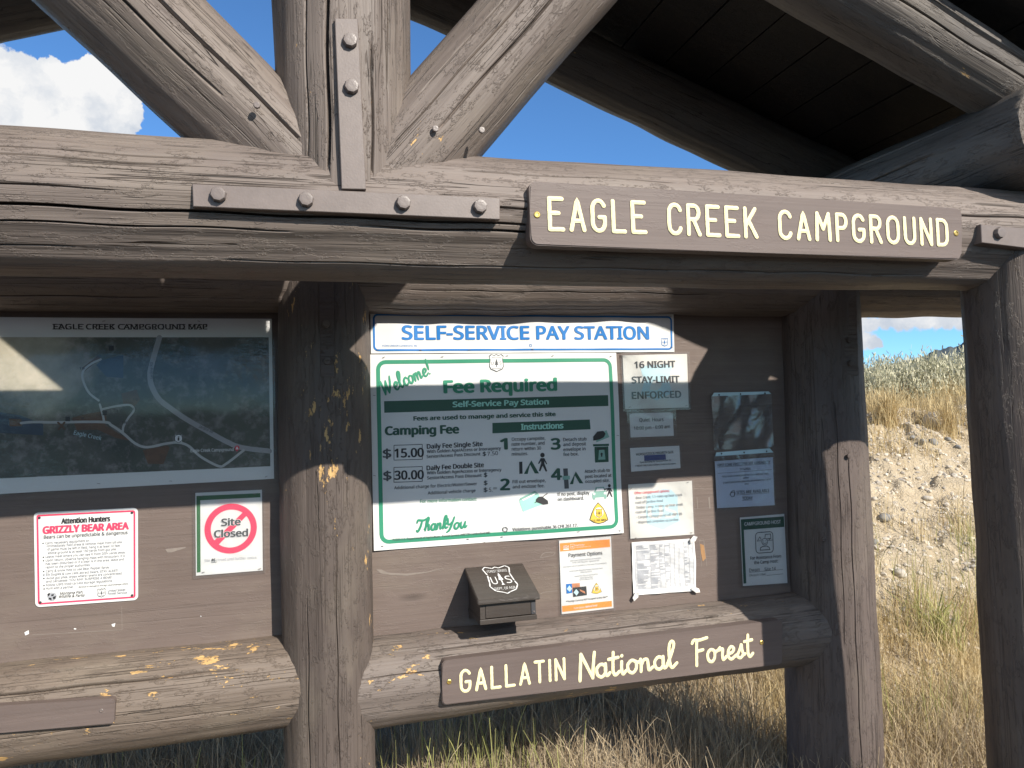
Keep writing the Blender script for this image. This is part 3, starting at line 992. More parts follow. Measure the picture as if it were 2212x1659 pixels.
class Notice:
    """one sign: a root Empty, its sheet and its print; everything lies on the plane y (towards the viewer is -y)"""

    def __init__(self, name, label, cat, at, y=BOARD - 0.002, warp=None, group=None):
        p = survey(at[0], at[1], y)
        self.root = tag(empty(name, p), label, cat, group)
        self.y = y
        self.warp = warp or (lambda x, z: 0 * x)
        self.V, self.F, self.mi, self.mats = [], [], [], []
        self.rs = np.random.RandomState(len(name) * 7 + int(at[0]))

    def pt(self, fr, p):
        s, ox, oy = FR[fr]
        q = survey(p[0] * s + ox, p[1] * s + oy, self.y)
        return np.array([q[0], q[2]])

    def _add(self, P, H, F, mat, layer):
        if mat not in self.mats:
            self.mats.append(mat)
        k = self.mats.index(mat)
        b = len(self.V)
        P = np.asarray(P, float)
        yy = self.y - 0.0006 * layer - np.asarray(H) - self.warp(P[:, 0], P[:, 1])
        self.V += [(p[0], y, p[1]) for p, y in zip(P, yy)]
        self.F += [[b + i for i in f] for f in F]
        self.mi += [k] * len(F)

    def grid(self, corners, n=(24, 24), shrink=0.0):
        """corners TL, TR, BR, BL in plane metres"""
        tl, tr, br, bl = corners
        u = np.linspace(0, 1, n[0])
        v = np.linspace(0, 1, n[1])
        U, Vv = np.meshgrid(u, v, indexing='ij')
        U, Vv = U[..., None], Vv[..., None]
        P = (tl * (1 - U) + tr * U) * (1 - Vv) + (bl * (1 - U) + br * U) * Vv
        ids = np.arange(n[0] * n[1]).reshape(n)
        F = np.stack([ids[:-1, :-1].ravel(), ids[:-1, 1:].ravel(), ids[1:, 1:].ravel(), ids[1:, :-1].ravel()], 1)
        return P.reshape(-1, 2), F.tolist()

    def corners(self, fr, pts):
        return [self.pt(fr, p) for p in pts]

    def sheet(self, fr, pts, mat, n=(30, 30), layer=0, name='sheet', grow=0.0):
        c = self.corners(fr, pts)
        self.last = c
        if grow:
            m = sum(c) / 4
            c = [q + np.sign(q - m) * grow for q in c]
        P, F = self.grid(c, n)
        yy = self.y - 0.0006 * layer - self.warp(P[:, 0], P[:, 1])
        return mesh_obj(name, [(p[0] - 0, y, p[1]) for p, y in zip(P, yy)], F, mat, self.root, None, smooth=True)

    def quad(self, fr, pts, mat, layer=1, n=(20, 3)):
        P, F = self.grid(self.corners(fr, pts), n)
        self._add(P, 0, F, mat, layer)

    def rect_m(self, x0, z0, x1, z1, mat, layer=1, n=(12, 2)):
        P, F = self.grid([np.array(q) for q in ((x0, z1), (x1, z1), (x1, z0), (x0, z0))], n)
        self._add(P, 0, F, mat, layer)

    def poly(self, fr, pts, mat, layer=2):
        P = [self.pt(fr, p) for p in pts]
        self._add(P, 0, [list(range(len(P)))], mat, layer)

    def ring(self, outer, inner, mat, layer=1):
        n = len(outer)
        P = list(outer) + list(inner)
        F = [[i, (i + 1) % n, n + (i + 1) % n, n + i] for i in range(n)]
        self._add(P, 0, F, mat, layer)

    def rounded(self, corners, inset, r, k=6, sub=90):
        """rounded rectangle outline following 4 corners (plane metres)"""
        tl, tr, br, bl = corners
        ex = (tr - tl) / np.linalg.norm(tr - tl)
        ez = (tl - bl) / np.linalg.norm(tl - bl)
        c = [tl + ex * inset - ez * inset, tr - ex * inset - ez * inset, br - ex * inset + ez * inset, bl + ex * inset + ez * inset]
        dirs = [(ex, -ez), (-ex, -ez), (-ex, ez), (ex, ez)]
        out = []
        order = [0, 1, 2, 3]
        for i in order:
            a, b = dirs[i]
            cen = c[i] + a * r + b * r
            for t in np.linspace(0, 1, k):
                ang = t * PI / 2
                if i == 0:
                    q = cen - a * r * math.cos(ang) - b * r * math.sin(ang)
                elif i == 1:
                    q = cen - b * r * math.cos(ang) - a * r * math.sin(ang)
                elif i == 2:
                    q = cen - a * r * math.cos(ang) - b * r * math.sin(ang)
                else:
                    q = cen - b * r * math.cos(ang) - a * r * math.sin(ang)
                out.append(q)
        full = []
        for i in range(len(out)):
            a, b = out[i], out[(i + 1) % len(out)]
            full.append(a)
            if np.linalg.norm(b - a) > 0.05:
                full += [a + (b - a) * t for t in np.linspace(0, 1, sub + 1)[1:-1]]
        return full

    def border(self, corners, inset, width, r, mat, layer=1):
        self.ring(self.rounded(corners, inset, r), self.rounded(corners, inset + width, max(r - width, 0.0005)), mat, layer)

    def text(self, s, fr, a, b, h, mat, bold=0.0, shear=0.0, layer=3):
        A, B = self.pt(fr, a), self.pt(fr, b)
        hh = np.linalg.norm(self.pt(fr, (a[0], a[1] - h)) - A)
        v, f = font_mesh(s, 0.0, shear)
        ex = (B - A) / np.linalg.norm(B - A)
        ez = np.array([-ex[1], ex[0]])
        x = (v[:, 0] - v[:, 0].min()) * (np.linalg.norm(B - A) / (v[:, 0].max() - v[:, 0].min()))
        z = v[:, 1] * (hh / CAPH)
        P = A + x[:, None] * ex + z[:, None] * ez
        # heavier weights: the same outline struck again a little to each side
        bw = bold * hh / CAPH
        sh = [(0, 0)] if bold <= 0.002 else [(-1, 0), (1, 0), (0, .55), (0, -.55), (.7, .4), (-.7, -.4), (-.7, .4), (.7, -.4)]
        for k, (dx, dz) in enumerate(sh):
            self._add(P + (ex * dx + ez * dz) * bw, 0.00003 * k, f, mat, layer)

    def script(self, s, fr, a, b, h, mat, hw, glyph, gap=0.2, slant=0.0, dome=0.0006, layer=3, jit=0.05, taper=0.0):
        A, B = self.pt(fr, a), self.pt(fr, b)
        hh = np.linalg.norm(self.pt(fr, (a[0], a[1] - h)) - A)
        ex = (B - A) / np.linalg.norm(B - A)
        ez = np.array([-ex[1], ex[0]])
        items, x = [], 0.0
        for ch in s:
            w, st = glyph(ch)
            for path in st:
                items.append([(px + x + slant * py, py) for px, py in path])
            x += w + gap
        x -= gap
        k = np.linalg.norm(B - A) / x
        for path in items:
            P = [A + ex * px * k + ez * py * hh for px, py in path]
            V, F = stroke_mesh(P, hw, dome, self.rs, jit, taper)
            V = np.array(V)
            self._add(V[:, :2], V[:, 2] + 0.00001 * self.rs.rand(), F, mat, layer)

    def line(self, fr, pts, hw, mat, layer=2, curved=False, dome=0.0002):
        P = [self.pt(fr, p) for p in pts]
        if curved:
            P = smooth_path(P, 8)
        V, F = stroke_mesh(P, hw, dome, self.rs, 0.04)
        V = np.array(V)
        self._add(V[:, :2], V[:, 2] + 0.00002 * self.rs.rand(), F, mat, layer)

    def disc(self, fr, c, r_m, mat, layer=2, n=24, sq=1.0):
        C = self.pt(fr, c)
        P = [C + np.array([r_m * math.cos(2 * PI * i / n), r_m * sq * math.sin(2 * PI * i / n)]) for i in range(n)]
        self._add(P, 0, [list(range(n))], mat, layer)

    def annulus(self, fr, c, r0, r1, mat, layer=2, n=40):
        C = self.pt(fr, c)
        f = lambda r: [C + np.array([r * math.cos(2 * PI * i / n), r * math.sin(2 * PI * i / n)]) for i in range(n)]
        self.ring(f(r1), f(r0), mat, layer)

    def shield(self, fr, c, h, line_mat, fill_mat, layer=2, tree=True, words=True):
        """forest agency shield: outline, U S and a tree; h height in metres"""
        C = self.pt(fr, c)
        half = [(0, .50), (.13, .44), (.30, .50), (.43, .40), (.37, .22), (.40, .0), (.42, -.20), (.33, -.36), (.14, -.43), (0, -.50)]
        o = [(x, y) for x, y in half] + [(-x, y) for x, y in half[::-1][1:-1]]
        O = [C + np.array([x * h, y * h]) for x, y in o]
        I = [C + np.array([x * h * .90, y * h * .90]) for x, y in o]
        if fill_mat:
            self._add(I, 0, [list(range(len(I)))], fill_mat, layer)
        self.ring(O, I, line_mat, layer + 0.5)
        s = h * .30
        for ch, dx in (('U', -.235), ('S', .235)):
            v, f = font_mesh(ch, 0.02)
            x = v[:, 0] - (v[:, 0].max() + v[:, 0].min()) / 2
            P = C + np.stack([x * s * 1.0 / .73, v[:, 1] * s / .73], 1) * .8 + np.array([dx * h, -.10 * h])
            self._add(P, 0, f, line_mat, layer + 1)
        if tree:
            t = [(0, .24), (.05, .12), (.03, .12), (.09, .02), (.05, .02), (.12, -.10), (.02, -.10), (.02, -.2), (.06, -.22), (-.06, -.22), (-.02, -.2),
                 (-.02, -.10), (-.12, -.10), (-.05, .02), (-.09, .02), (-.03, .12), (-.05, .12)]
            self._add([C + np.array([x * h, y * h]) for x, y in t], 0, [list(range(len(t)))], line_mat, layer + 1)
        if words:
            for k in range(9):
                x = -.24 + .06 * k
                for yy, sg in ((.335, 1), (-.32, -1)):
                    P = [C + np.array([(x + a) * h, (yy - sg * .25 * x * x + b) * h]) for a, b in ((-.018, -.022), (.018, -.022), (.018, .022), (-.018, .022))]
                    self._add(P, 0, [[0, 1, 2, 3]], line_mat, layer + 1)

    def film(self, grow=0.008, mat='film', layer=7, corners=None, n=(12, 12)):
        c = corners or self.last
        m = sum(c) / 4
        c = [q + np.sign(q - m) * grow for q in c]
        P, F = self.grid(c, n)
        yy = self.y - 0.0006 * layer - self.warp(P[:, 0], P[:, 1])
        return mesh_obj('plastic_film', [(p[0], y, p[1]) for p, y in zip(P, yy)], F, mat, self.root, None, smooth=True)

    def staples(self, fr, pts, mat='bolt_steel', ln=0.009):
        for p in pts:
            c = self.pt(fr, p)
            a = self.rs.uniform(-0.4, 0.4)
            ex = np.array([math.cos(a), math.sin(a)]) * ln / 2
            ez = np.array([-ex[1], ex[0]]) * 0.16
            V = []
            y = self.y - 0.0048 - float(self.warp(np.array([c[0]]), np.array([c[1]]))[0])
            for q in (c - ex - ez, c + ex - ez, c + ex + ez, c - ex + ez):
                V += [(q[0], y, q[1]), (q[0], y + 0.002, q[1])]
            mesh_obj('staple', V, [[0, 2, 4, 6], [0, 1, 3, 2], [2, 3, 5, 4], [4, 5, 7, 6], [6, 7, 1, 0]], mat, self.root)

    def done(self, name='lettering'):
        if self.V:
            o = mesh_obj(name, self.V, self.F, self.mats, self.root, None, None, self.mi)
            self.V, self.F, self.mi, self.mats = [], [], [], []
            return o


def signboard(nt, pts, th, r, fr='D', mat='wood_signboard'):
    """a thick wooden board with rounded corners whose front face is nt.y"""
    c = nt.corners(fr, pts)
    out = nt.rounded(c, 0, r, 5, 2)
    bm = bmesh.new()
    f = [bm.verts.new((p[0], nt.y, p[1])) for p in out]
    b = [bm.verts.new((p[0], nt.y + th, p[1])) for p in out]
    ff = bm.faces.new(f)
    bm.faces.new(b[::-1])
    for i in range(len(f)):
        bm.faces.new((f[i], f[(i + 1) % len(f)], b[(i + 1) % len(f)], b[i]))
    bmesh.ops.bevel(bm, geom=list(ff.edges), offset=0.003, segments=2, affect='EDGES')
    o = bm_obj('board', bm, mat, nt.root, None)
    return o


# ------------------------------------------------------------------ routed wooden signs
nt = Notice('campground_sign', 'long brown wooden sign with cream routed letters reading EAGLE CREEK CAMPGROUND on the tie beam', 'sign', (1612, 476), 1.778)
signboard(nt, [(1143, 390), (2078, 450), (2078, 561), (1146, 529)], 0.040, 0.020)
for wd, a, b in (('EAGLE', (1188, 495), (1393, 502)), ('CREEK', (1446, 504), (1634, 512)), ('CAMPGROUND', (1685, 514), (2046, 529.5))):
    h = {'EAGLE': 66, 'CREEK': 62, 'CAMPGROUND': 57}[wd]
    nt.script(wd, 'D', a, b, h, 'cream_paint', 0.0054, capglyph, gap=.36, dome=0.0012, jit=0.07)
    nt.done()
for p in ((1160, 464), (2065, 504)):
    screw(nt.root, survey(p[0], p[1], 1.778), 0.0085)

nt = Notice('forest_sign', 'brown wooden sign with cream letters reading GALLATIN National Forest on the ledge log', 'sign', (1310, 1430), 2.645)
signboard(nt, [(955, 1428), (1690, 1338.5), (1690, 1435), (955, 1524)], 0.045, 0.016)
nt.script('GALLATIN', 'D', (996, 1494), (1219, 1466), 45, 'cream_paint', 0.0052, capglyph, gap=.36, dome=0.0012, jit=0.1)
nt.done()
nt.script('National', 'D', (1251, 1468), (1462, 1440), 54, 'cream_paint', 0.0060, scriptglyph, gap=.03, dome=0.0012, jit=0.08)
nt.done()
nt.script('Forest', 'D', (1498, 1434), (1626, 1417), 52, 'cream_paint', 0.0060, scriptglyph, gap=.03, dome=0.0012, jit=0.08)
nt.done()
for p in ((970, 1473), (1645, 1388)):
    screw(nt.root, survey(p[0], p[1], 2.645), 0.0085)

nt = Notice('blank_plaque', 'blank brown wooden plaque with rounded corners on the yellow-flaked ledge log', 'plaque', (60, 1548), 2.645)
signboard(nt, [(-260, 1541), (248, 1509), (247, 1564), (-260, 1604)], 0.03, 0.012)
screw(nt.root, survey(219, 1535, 2.645), 0.006, 'bolt_steel')

# ------------------------------------------------------------------ SELF-SERVICE PAY STATION strip
PLANE = BOARD - 0.003


def strip_warp(x, z):
    return 0.002 + 0.0035 * np.sin(x * 21 + 1.0) * np.clip((z - (EYE + 0.24)) / 0.15, 0, 1) + 0.0015 * np.sin(x * 37)


nt = Notice('pay_station_sign', 'white strip sign with blue border reading SELF-SERVICE PAY STATION at the panel top', 'sign', (1127, 718), PLANE, strip_warp)
nt.sheet('D', [(799.7, 673), (1454, 679), (1456.7, 760.3), (801.3, 763.7)], 'white_sheet', (140, 24))
nt.border(nt.last, 0.0085, 0.0068, 0.018, 'ink_blue', 2.5)
nt.text('SELF-SERVICE PAY STATION', 'e', (396, 541), (1990, 539), 88, 'ink_blue', 0.036)
nt.text('P2305 UNICOR Cumberland, MD', 'e', (266, 588), (493, 587), 12, 'ink_blue')
nt.shield('e', (2093, 559), 0.036, 'ink_blue', None)
for k in range(3):
    a = 2 * PI * k / 3 + .5
    nt.line('e', [(1224 + 9 * math.cos(a), 581 + 9 * math.sin(a)), (1224 + 9 * math.cos(a + 1.4), 581 + 9 * math.sin(a + 1.4))], 0.0011, 'ink_blue')
nt.staples('e', [(230, 372), (235, 608), (512, 610), (828, 609), (1240, 379), (1236, 605), (2130, 392), (2140, 592)])
nt.done()


# ------------------------------------------------------------------ big fee sign
def fee_warp(x, z):
    zz = z - EYE
    return 0.004 + 0.0035 * np.sin(9 * x + 2.0) * np.sin(7 * zz + 1) + 0.002 * np.sin(19 * x + 5 * zz) \
        + 0.003 * np.sin(11 * zz + 6 * x)


nt = Notice('fee_sign', 'large white sign with green border reading Welcome Fee Required above the fee box', 'sign', (1077, 970), PLANE, fee_warp)
nt.sheet('D', [(799, 765.7), (1330.7, 762), (1346.3, 1151), (807.3, 1189.3)], 'white_sheet', (60, 50))
nt.border(nt.last, 0.021, 0.0145, 0.035, 'ink_green', 1.6)
nt.shield('F', (1090, 490), 0.068, 'ink_dark_grey', 'ink_white', layer=2.2)
nt.script('Welcome!', 'F', (150, 765), (555, 575), 125, 'ink_green', 0.0042, scriptglyph, gap=.02, slant=.12, dome=0.0003, taper=0.35)
nt.text('Fee Required', 'F', (660, 738), (1592, 717), 100, 'ink_green', 0.055)
nt.quad('F', [(153, 808), (2025, 757), (2027, 848), (155, 905)], 'ink_dark_green')
nt.text('Self-Service Pay Station', 'F', (730, 857), (1530, 833), 44, 'ink_mint', 0.05)
nt.text('Fees are used to manage and service this site', 'F', (400, 970), (1588, 931), 34, 'ink_dark_green', 0.05)
nt.text('Camping Fee', 'F', (165, 1090), (775, 1075), 68, 'ink_dark_green', 0.055)
nt.quad('F', [(1058, 990), (1872, 961), (1880, 1043), (1058, 1077)], 'ink_dark_green')
nt.text('Instructions', 'F', (1303, 1047), (1652, 1034), 47, 'ink_mint', 0.05)


def boxline(c, w=0.0012, m='ink_dark_grey'):
    for i in range(4):
        nt.line('F', [c[i], c[(i + 1) % 4]], w, m)


for (p, h, s) in (((145, 1285, 210), 74, '15.00'), ((150, 1470, 212), 74, '30.00')):
    y = p[1]
    nt.text('$', 'F', (p[0], y), (p[2], y - 2), h, 'ink_dark_grey', 0.03)
    nt.text(s, 'F', (242, y - 6), (480, y - 14), 72, 'ink_black', 0.03)
    boxline([(235, y - 108), (470, y - 116), (471, y + 8), (235, y + 16)])
for t, a, b, h, m, bo in (
        ('Daily Fee Single Site', (510, 1205), (975, 1182), 37, 'ink_black', .03),
        ('With Golden Age/Access or Interagency', (510, 1242), (1128, 1213), 25, 'ink_dark_grey', .02),
        ('Senior/Access Pass Discount', (507, 1283), (957, 1260), 25, 'ink_dark_grey', .02),
        ('$', (978, 1266), (1003, 1265), 34, 'ink_dark_grey', .03), ('7.50', (1015, 1264), (1104, 1257), 32, 'ink_black', -.005),
        ('Daily Fee Double Site', (508, 1385), (985, 1358), 37, 'ink_black', .03),
        ('With Golden Age/Access or Interagency', (510, 1420), (1132, 1392), 25, 'ink_dark_grey', .02),
        ('Senior/Access Pass Discount', (512, 1462), (968, 1440), 25, 'ink_dark_grey', .02),
        ('$', (988, 1443), (1014, 1442), 36, 'ink_dark_grey', .03),
        ('Additional charge for Electric/Water/Sewer', (237, 1546), (930, 1510), 26, 'ink_dark_grey', .012),
        ('$', (988, 1510), (1016, 1509), 36, 'ink_dark_grey', .03),
        ('Additional vehicle charge', (517, 1588), (918, 1567), 26, 'ink_dark_grey', .012),
        ('$', (988, 1568), (1016, 1567), 36, 'ink_dark_grey', .03), ('5.', (1030, 1566), (1058, 1564), 34, 'ink_black', -.005), ('00', (1066, 1545), (1094, 1543), 16, 'ink_black', 0),
        ('For more information contact:', (455, 1658), (928, 1638), 27, 'ink_green', .012),
        ('1', (1127, 1210), (1180, 1208), 88, 'ink_dark_green', .05), ('3', (1558, 1210), (1626, 1208), 88, 'ink_dark_green', .05),
        ('2', (1128, 1550), (1197, 1548), 90, 'ink_dark_green', .05), ('4', (1556, 1465), (1634, 1463), 90, 'ink_dark_green', .05),
        ('Occupy campsite,', (1220, 1140), (1505, 1130), 27, 'ink_black', .01), ('note number, and', (1220, 1181), (1498, 1171), 27, 'ink_black', .01),
        ('return within 30', (1220, 1222), (1468, 1213), 27, 'ink_black', .01), ('minutes.', (1220, 1264), (1357, 1258), 27, 'ink_black', .01),
        ('Detach stub', (1655, 1143), (1845, 1136), 27, 'ink_black', .01), ('and deposit', (1655, 1184), (1842, 1177), 27, 'ink_black', .01),
        ('envelope in', (1655, 1226), (1838, 1218), 27, 'ink_black', .01), ('fee box.', (1655, 1266), (1780, 1261), 27, 'ink_black', .01),
        ('Fill out envelope,', (1225, 1495), (1503, 1483), 27, 'ink_black', .01), ('and enclose fee.', (1225, 1537), (1492, 1527), 27, 'ink_black', .01),
        ('Attach stub to', (1830, 1408), (2042, 1398), 27, 'ink_black', .01), ('post located at', (1833, 1452), (2055, 1440), 27, 'ink_black', .01),
        ('occupied site.', (1835, 1492), (2040, 1482), 27, 'ink_black', .01)):
    nt.text(t, 'F', a, b, h, m, bo)
nt.text('If no post, display', 'G', (895, 222), (1168, 207), 28, 'ink_black', .01)
nt.text('on dashboard.', 'G', (897, 264), (1120, 252), 28, 'ink_black', .01)
nt.text('Violations punishable.36 CFR 261.17.', 'G', (513, 521), (1065, 483), 27, 'ink_black', .01)
nt.text('P2203 U.S. Department of Agriculture - Forest Service UNICOR Cumberland MD', 'h', (333, 186), (965, 140), 14, 'ink_dark_grey', .01)
nt.script('Thank', 'h', (488, 126), (690, 104), 78, 'ink_green', 0.0042, scriptglyph, gap=.02, slant=.18, dome=0.0003, taper=.3)
nt.script('You', 'h', (672, 118), (812, 98), 76, 'ink_green', 0.0042, scriptglyph, gap=.02, slant=.18, dome=0.0003, taper=.3)


def man(fr, x, y, s, m='ink_black'):
    nt.disc(fr, (x, y - 1.62 * s), 0.33 * s * FR[fr][0] / 590, m)
    nt.poly(fr, [(x + a * s, y + b * s) for a, b in ((-.25, -1.22), (.25, -1.22), (.62, -.45), (.5, -.38), (.25, -.8), (.25, -.5), (.62, .55), (.4, .6), (.0, -.2),
                                                   (-.32, .55), (-.55, .5), (-.2, -.5), (-.2, -.85), (-.5, -.42), (-.62, -.5))], m)


def tent(fr, a, t, b, m, lay=2):
    nt.poly(fr, [a, t, ((t[0] + a[0]) / 2 + .32 * (t[0] - a[0]), (a[1] * .3 + t[1] * .7)), (a[0] * .75 + b[0] * .25, a[1])], m, lay)
    nt.poly(fr, [b, t, ((t[0] + a[0]) / 2 + .32 * (t[0] - a[0]), (a[1] * .3 + t[1] * .7)), (a[0] * .28 + b[0] * .72, b[1])], m, lay)


man('F', 1480, 1360, 62)
nt.quad('F', [(1281, 1315), (1308, 1314), (1309, 1414), (1282, 1416)], 'ink_black', 2, (2, 2))
tent('F', (1320, 1416), (1385, 1303), (1448, 1412), 'ink_dark_green')
tent('F', (1705, 1502), (1757, 1396), (1818, 1495), 'ink_dark_green')
nt.quad('F', [(1652, 1372), (1690, 1370), (1698, 1538), (1661, 1540)], 'ink_dark_grey', 2, (2, 2))
nt.quad('F', [(1645, 1435), (1706, 1431), (1707, 1462), (1647, 1466)], 'ink_sage', 3, (2, 2))
nt.quad('F', [(1900, 1168), (2034, 1164), (2034, 1182), (1901, 1186)], 'ink_dark_green', 2, (2, 2))
nt.quad('F', [(1912, 1190), (2028, 1186), (2032, 1316), (1918, 1322)], 'ink_dark_green', 2, (2, 2))
nt.quad('F', [(1932, 1202), (2010, 1199), (2010, 1212), (1932, 1215)], 'ink_black', 3, (2, 2))
nt.quad('F', [(1950, 1216), (1995, 1214), (2005, 1295), (1944, 1298)], 'ink_sage', 3, (2, 2))
nt.poly('F', [(1972, 1236), (1986, 1252), (1978, 1252), (1978, 1272), (1966, 1272), (1966, 1253), (1959, 1253)], 'ink_black', 4)
nt.quad('F', [(1925, 1098), (2012, 1050), (2036, 1108), (1928, 1152)], 'ink_sage', 2, (2, 2))
nt.poly('F', [(1900, 1105), (1935, 1062), (1985, 1056), (2004, 1080), (1990, 1110), (1955, 1128), (1902, 1138)], 'ink_black', 3)
# envelope with the writing hand
nt.poly('G', [(567, 265), (732, 205), (768, 292), (600, 356)], 'ink_mint', 2)
nt.poly('G', [(567, 262), (574, 240), (700, 178), (732, 203)], 'ink_sage', 2.5)
nt.poly('G', [(590, 252), (705, 196), (700, 210), (600, 262)], 'ink_white', 3)
nt.poly('G', [(708, 250), (730, 228), (762, 225), (812, 262), (815, 290), (770, 296), (735, 282), (708, 272)], 'ink_black', 3)
nt.line('G', [(700, 278), (806, 200)], 0.0016, 'ink_black', 4)
# car and driver
nt.poly('G', [(1192, 235), (1192, 200), (1208, 188), (1222, 148), (1292, 144), (1306, 180), (1314, 192), (1314, 244), (1296, 248), (1294, 230), (1218, 236), (1216, 252), (1200, 254)], 'ink_sage', 2)
nt.poly('G', [(1222, 182), (1232, 156), (1286, 153), (1294, 178)], 'ink_white', 3)
nt.disc('G', (1208, 204), 0.0045, 'ink_white', 3)
nt.disc('G', (1300, 199), 0.0045, 'ink_white', 3)
man('G', 1340, 206, 44)
nt.line('G', [(1330, 160), (1292, 166)], 0.002, 'ink_black')
# fee area emblem
nt.poly('G', [(1240, 275), (1283, 320), (1312, 375), (1328, 426), (1288, 449), (1245, 459), (1203, 450), (1165, 426), (1180, 375), (1204, 322)], 'ink_black', 2)
nt.poly('G', [(1240, 283), (1278, 322), (1306, 376), (1320, 423), (1285, 443), (1245, 452), (1206, 444), (1172, 423), (1187, 376), (1208, 324)], 'ink_yellow', 2.6)
nt.disc('G', (1246, 362), 0.0195, 'ink_white', 3.2)
nt.shield('G', (1247, 367), 0.034, 'ink_black', 'ink_yellow', 3.8, words=False)
nt.text('U.S. FEE AREA', 'G', (1186, 440), (1310, 432), 17, 'ink_black', .01, layer=4)
for k in range(3):
    a = 2 * PI * k / 3 + .5
    nt.line('G', [(450 + 19 * math.cos(a), 510 + 19 * math.sin(a)), (450 + 21 * math.cos(a + .9), 510 + 21 * math.sin(a + .9)), (450 + 19 * math.cos(a + 1.5), 510 + 19 * math.sin(a + 1.5))], 0.0022, 'ink_dark_grey')
nt.staples('F', [(150, 440), (640, 435), (1180, 428), (1560, 428), (2050, 432), (72, 1430), (2105, 1095), (70, 760)])
nt.staples('h', [(265, 218), (1800, 118), (1530, 125), (1040, 160), (820, 175)])
nt.done()

# ------------------------------------------------------------------ small notices right of the fee sign
nt = Notice('stay_limit_notice', 'laminated white notice reading 16 NIGHT STAY-LIMIT ENFORCED with a faint blue shield', 'notice', (1417, 825), PLANE, lambda x, z: 0.001 + 0.0012 * np.sin(17 * x + 9 * z))
nt.sheet('N', [(140, 108), (845, 92), (860, 675), (170, 695)], 'ivory_paper')
nt.poly('N', [(330, 240), (420, 215), (600, 205), (680, 230), (640, 380), (680, 520), (510, 600), (340, 530), (375, 390)], 'ink_sky', 1)
for t, a, b, h in (('16 NIGHT', (272, 248), (712, 238), 70), ('STAY-LIMIT', (243, 412), (756, 402), 70), ('ENFORCED', (245, 583), (775, 568), 74)):
    nt.text(t, 'N', a, b, h, 'ink_black', 0.035)
nt.film(0.009)
nt.staples('N', [(215, 672), (830, 655)])
nt.done()

nt = Notice('quiet_hours_notice', 'small laminated card reading Quiet Hours 10:00 pm - 6:00 am', 'notice', (1407, 918), PLANE)
nt.sheet('N', [(215, 740), (688, 728), (700, 985), (230, 1003)], 'paper', (6, 6))
nt.text('Quiet  Hours', 'N', (324, 830), (586, 824), 38, 'ink_black', .012)
nt.text('10:00 pm - 6:00 am', 'N', (264, 920), (656, 900), 36, 'ink_black', .012)
nt.film(0.012)
nt.staples('N', [(225, 745), (675, 735), (690, 992)])
nt.done()

nt = Notice('horse_site_notice', 'small laminated card reading HORSE/STOCK PRIORITY SITE with a dark blue bar', 'notice', (1414, 990), PLANE)
nt.sheet('N', [(223, 1118), (760, 1092), (773, 1336), (236, 1375)], 'paper', (6, 6))
nt.text('HORSE/STOCK PRIORITY SITE', 'N', (290, 1200), (694, 1172), 26, 'ink_black', .012)
nt.quad('N', [(373, 1198), (608, 1185), (611, 1243), (377, 1258)], 'ink_navy', 4, (2, 2))
nt.text('Open to Camp for General Public for', 'N', (328, 1282), (670, 1256), 18, 'ink_dark_grey', .015)
nt.text('1 NIGHT ONLY After 4:00pm, if site is not taken.', 'N', (280, 1322), (722, 1292), 17, 'ink_dark_grey', .015)
nt.film(0.008)
nt.done()

nt = Notice('campground_options_notice', 'laminated notice headed Other campground options in red over a faint blue shield', 'notice', (1429, 1101), PLANE, lambda x, z: 0.001 + 0.001 * np.sin(15 * x + 12 * z))
nt.sheet('G', [(1502, 126), (2046, 92), (2068, 552), (1522, 588)], 'ivory_paper')
nt.poly('G', [(1665, 205), (1760, 185), (1800, 160), (1870, 170), (1925, 225), (1925, 345), (1945, 435), (1800, 512), (1665, 460), (1650, 345), (1660, 260)], 'ink_sky', 1)
nt.text('US', 'G', (1680, 420), (1915, 400), 110, 'ivory_paper', .03, layer=1.6)
for t, a, b, m in (('Other campground options:', (1556, 208), (1855, 188), 'ink_red'), ('-Bear Creek; 5.5 miles up bear creek', (1560, 250), (1965, 222), 'ink_grey'),
                   ('road off Jardine Road', (1562, 290), (1800, 272), 'ink_grey'), ('-Timber camp: 4 miles up bear creek', (1562, 333), (1970, 304), 'ink_grey'),
                   ('road off Jardine Road', (1566, 372), (1806, 356), 'ink_grey'), ('- Canyon campground off HWY 89', (1570, 415), (1962, 386), 'ink_grey'),
                   ('- dispersed campsites up Jardine', (1572, 458), (1930, 434), 'ink_grey')):
    nt.text(t, 'G', a, b, 22, m, .006)
nt.film(0.006)
nt.staples('G', [(1522, 160), (2010, 104), (2040, 535), (1560, 582)])
nt.done()


def crumple(x, z):
    return 0.004 + 0.003 * np.sin(31 * x + 17 * z) * np.sin(23 * z - 5 * x) + 0.0022 * np.sin(57 * x - 31 * z) + 0.0014 * np.sin(93 * z + 20 * x) * np.sin(71 * x)


nt = Notice('reservation_list', 'creased white sheet with a faint ruled table taped below the options notice', 'notice', (1434, 1223), PLANE, crumple)
nt.sheet('G', [(1531, 618), (2066, 585), (2082, 1030), (1545, 1072)], 'paper', (70, 60))
rs_ = random.Random(4)


def gl(u, v):
    a = np.array((1556, 648)) * (1 - u) + np.array((2048, 612)) * u
    b = np.array((1570, 1020)) * (1 - u) + np.array((2062, 980)) * u
    q = a * (1 - v) + b * v
    return (q[0], q[1])


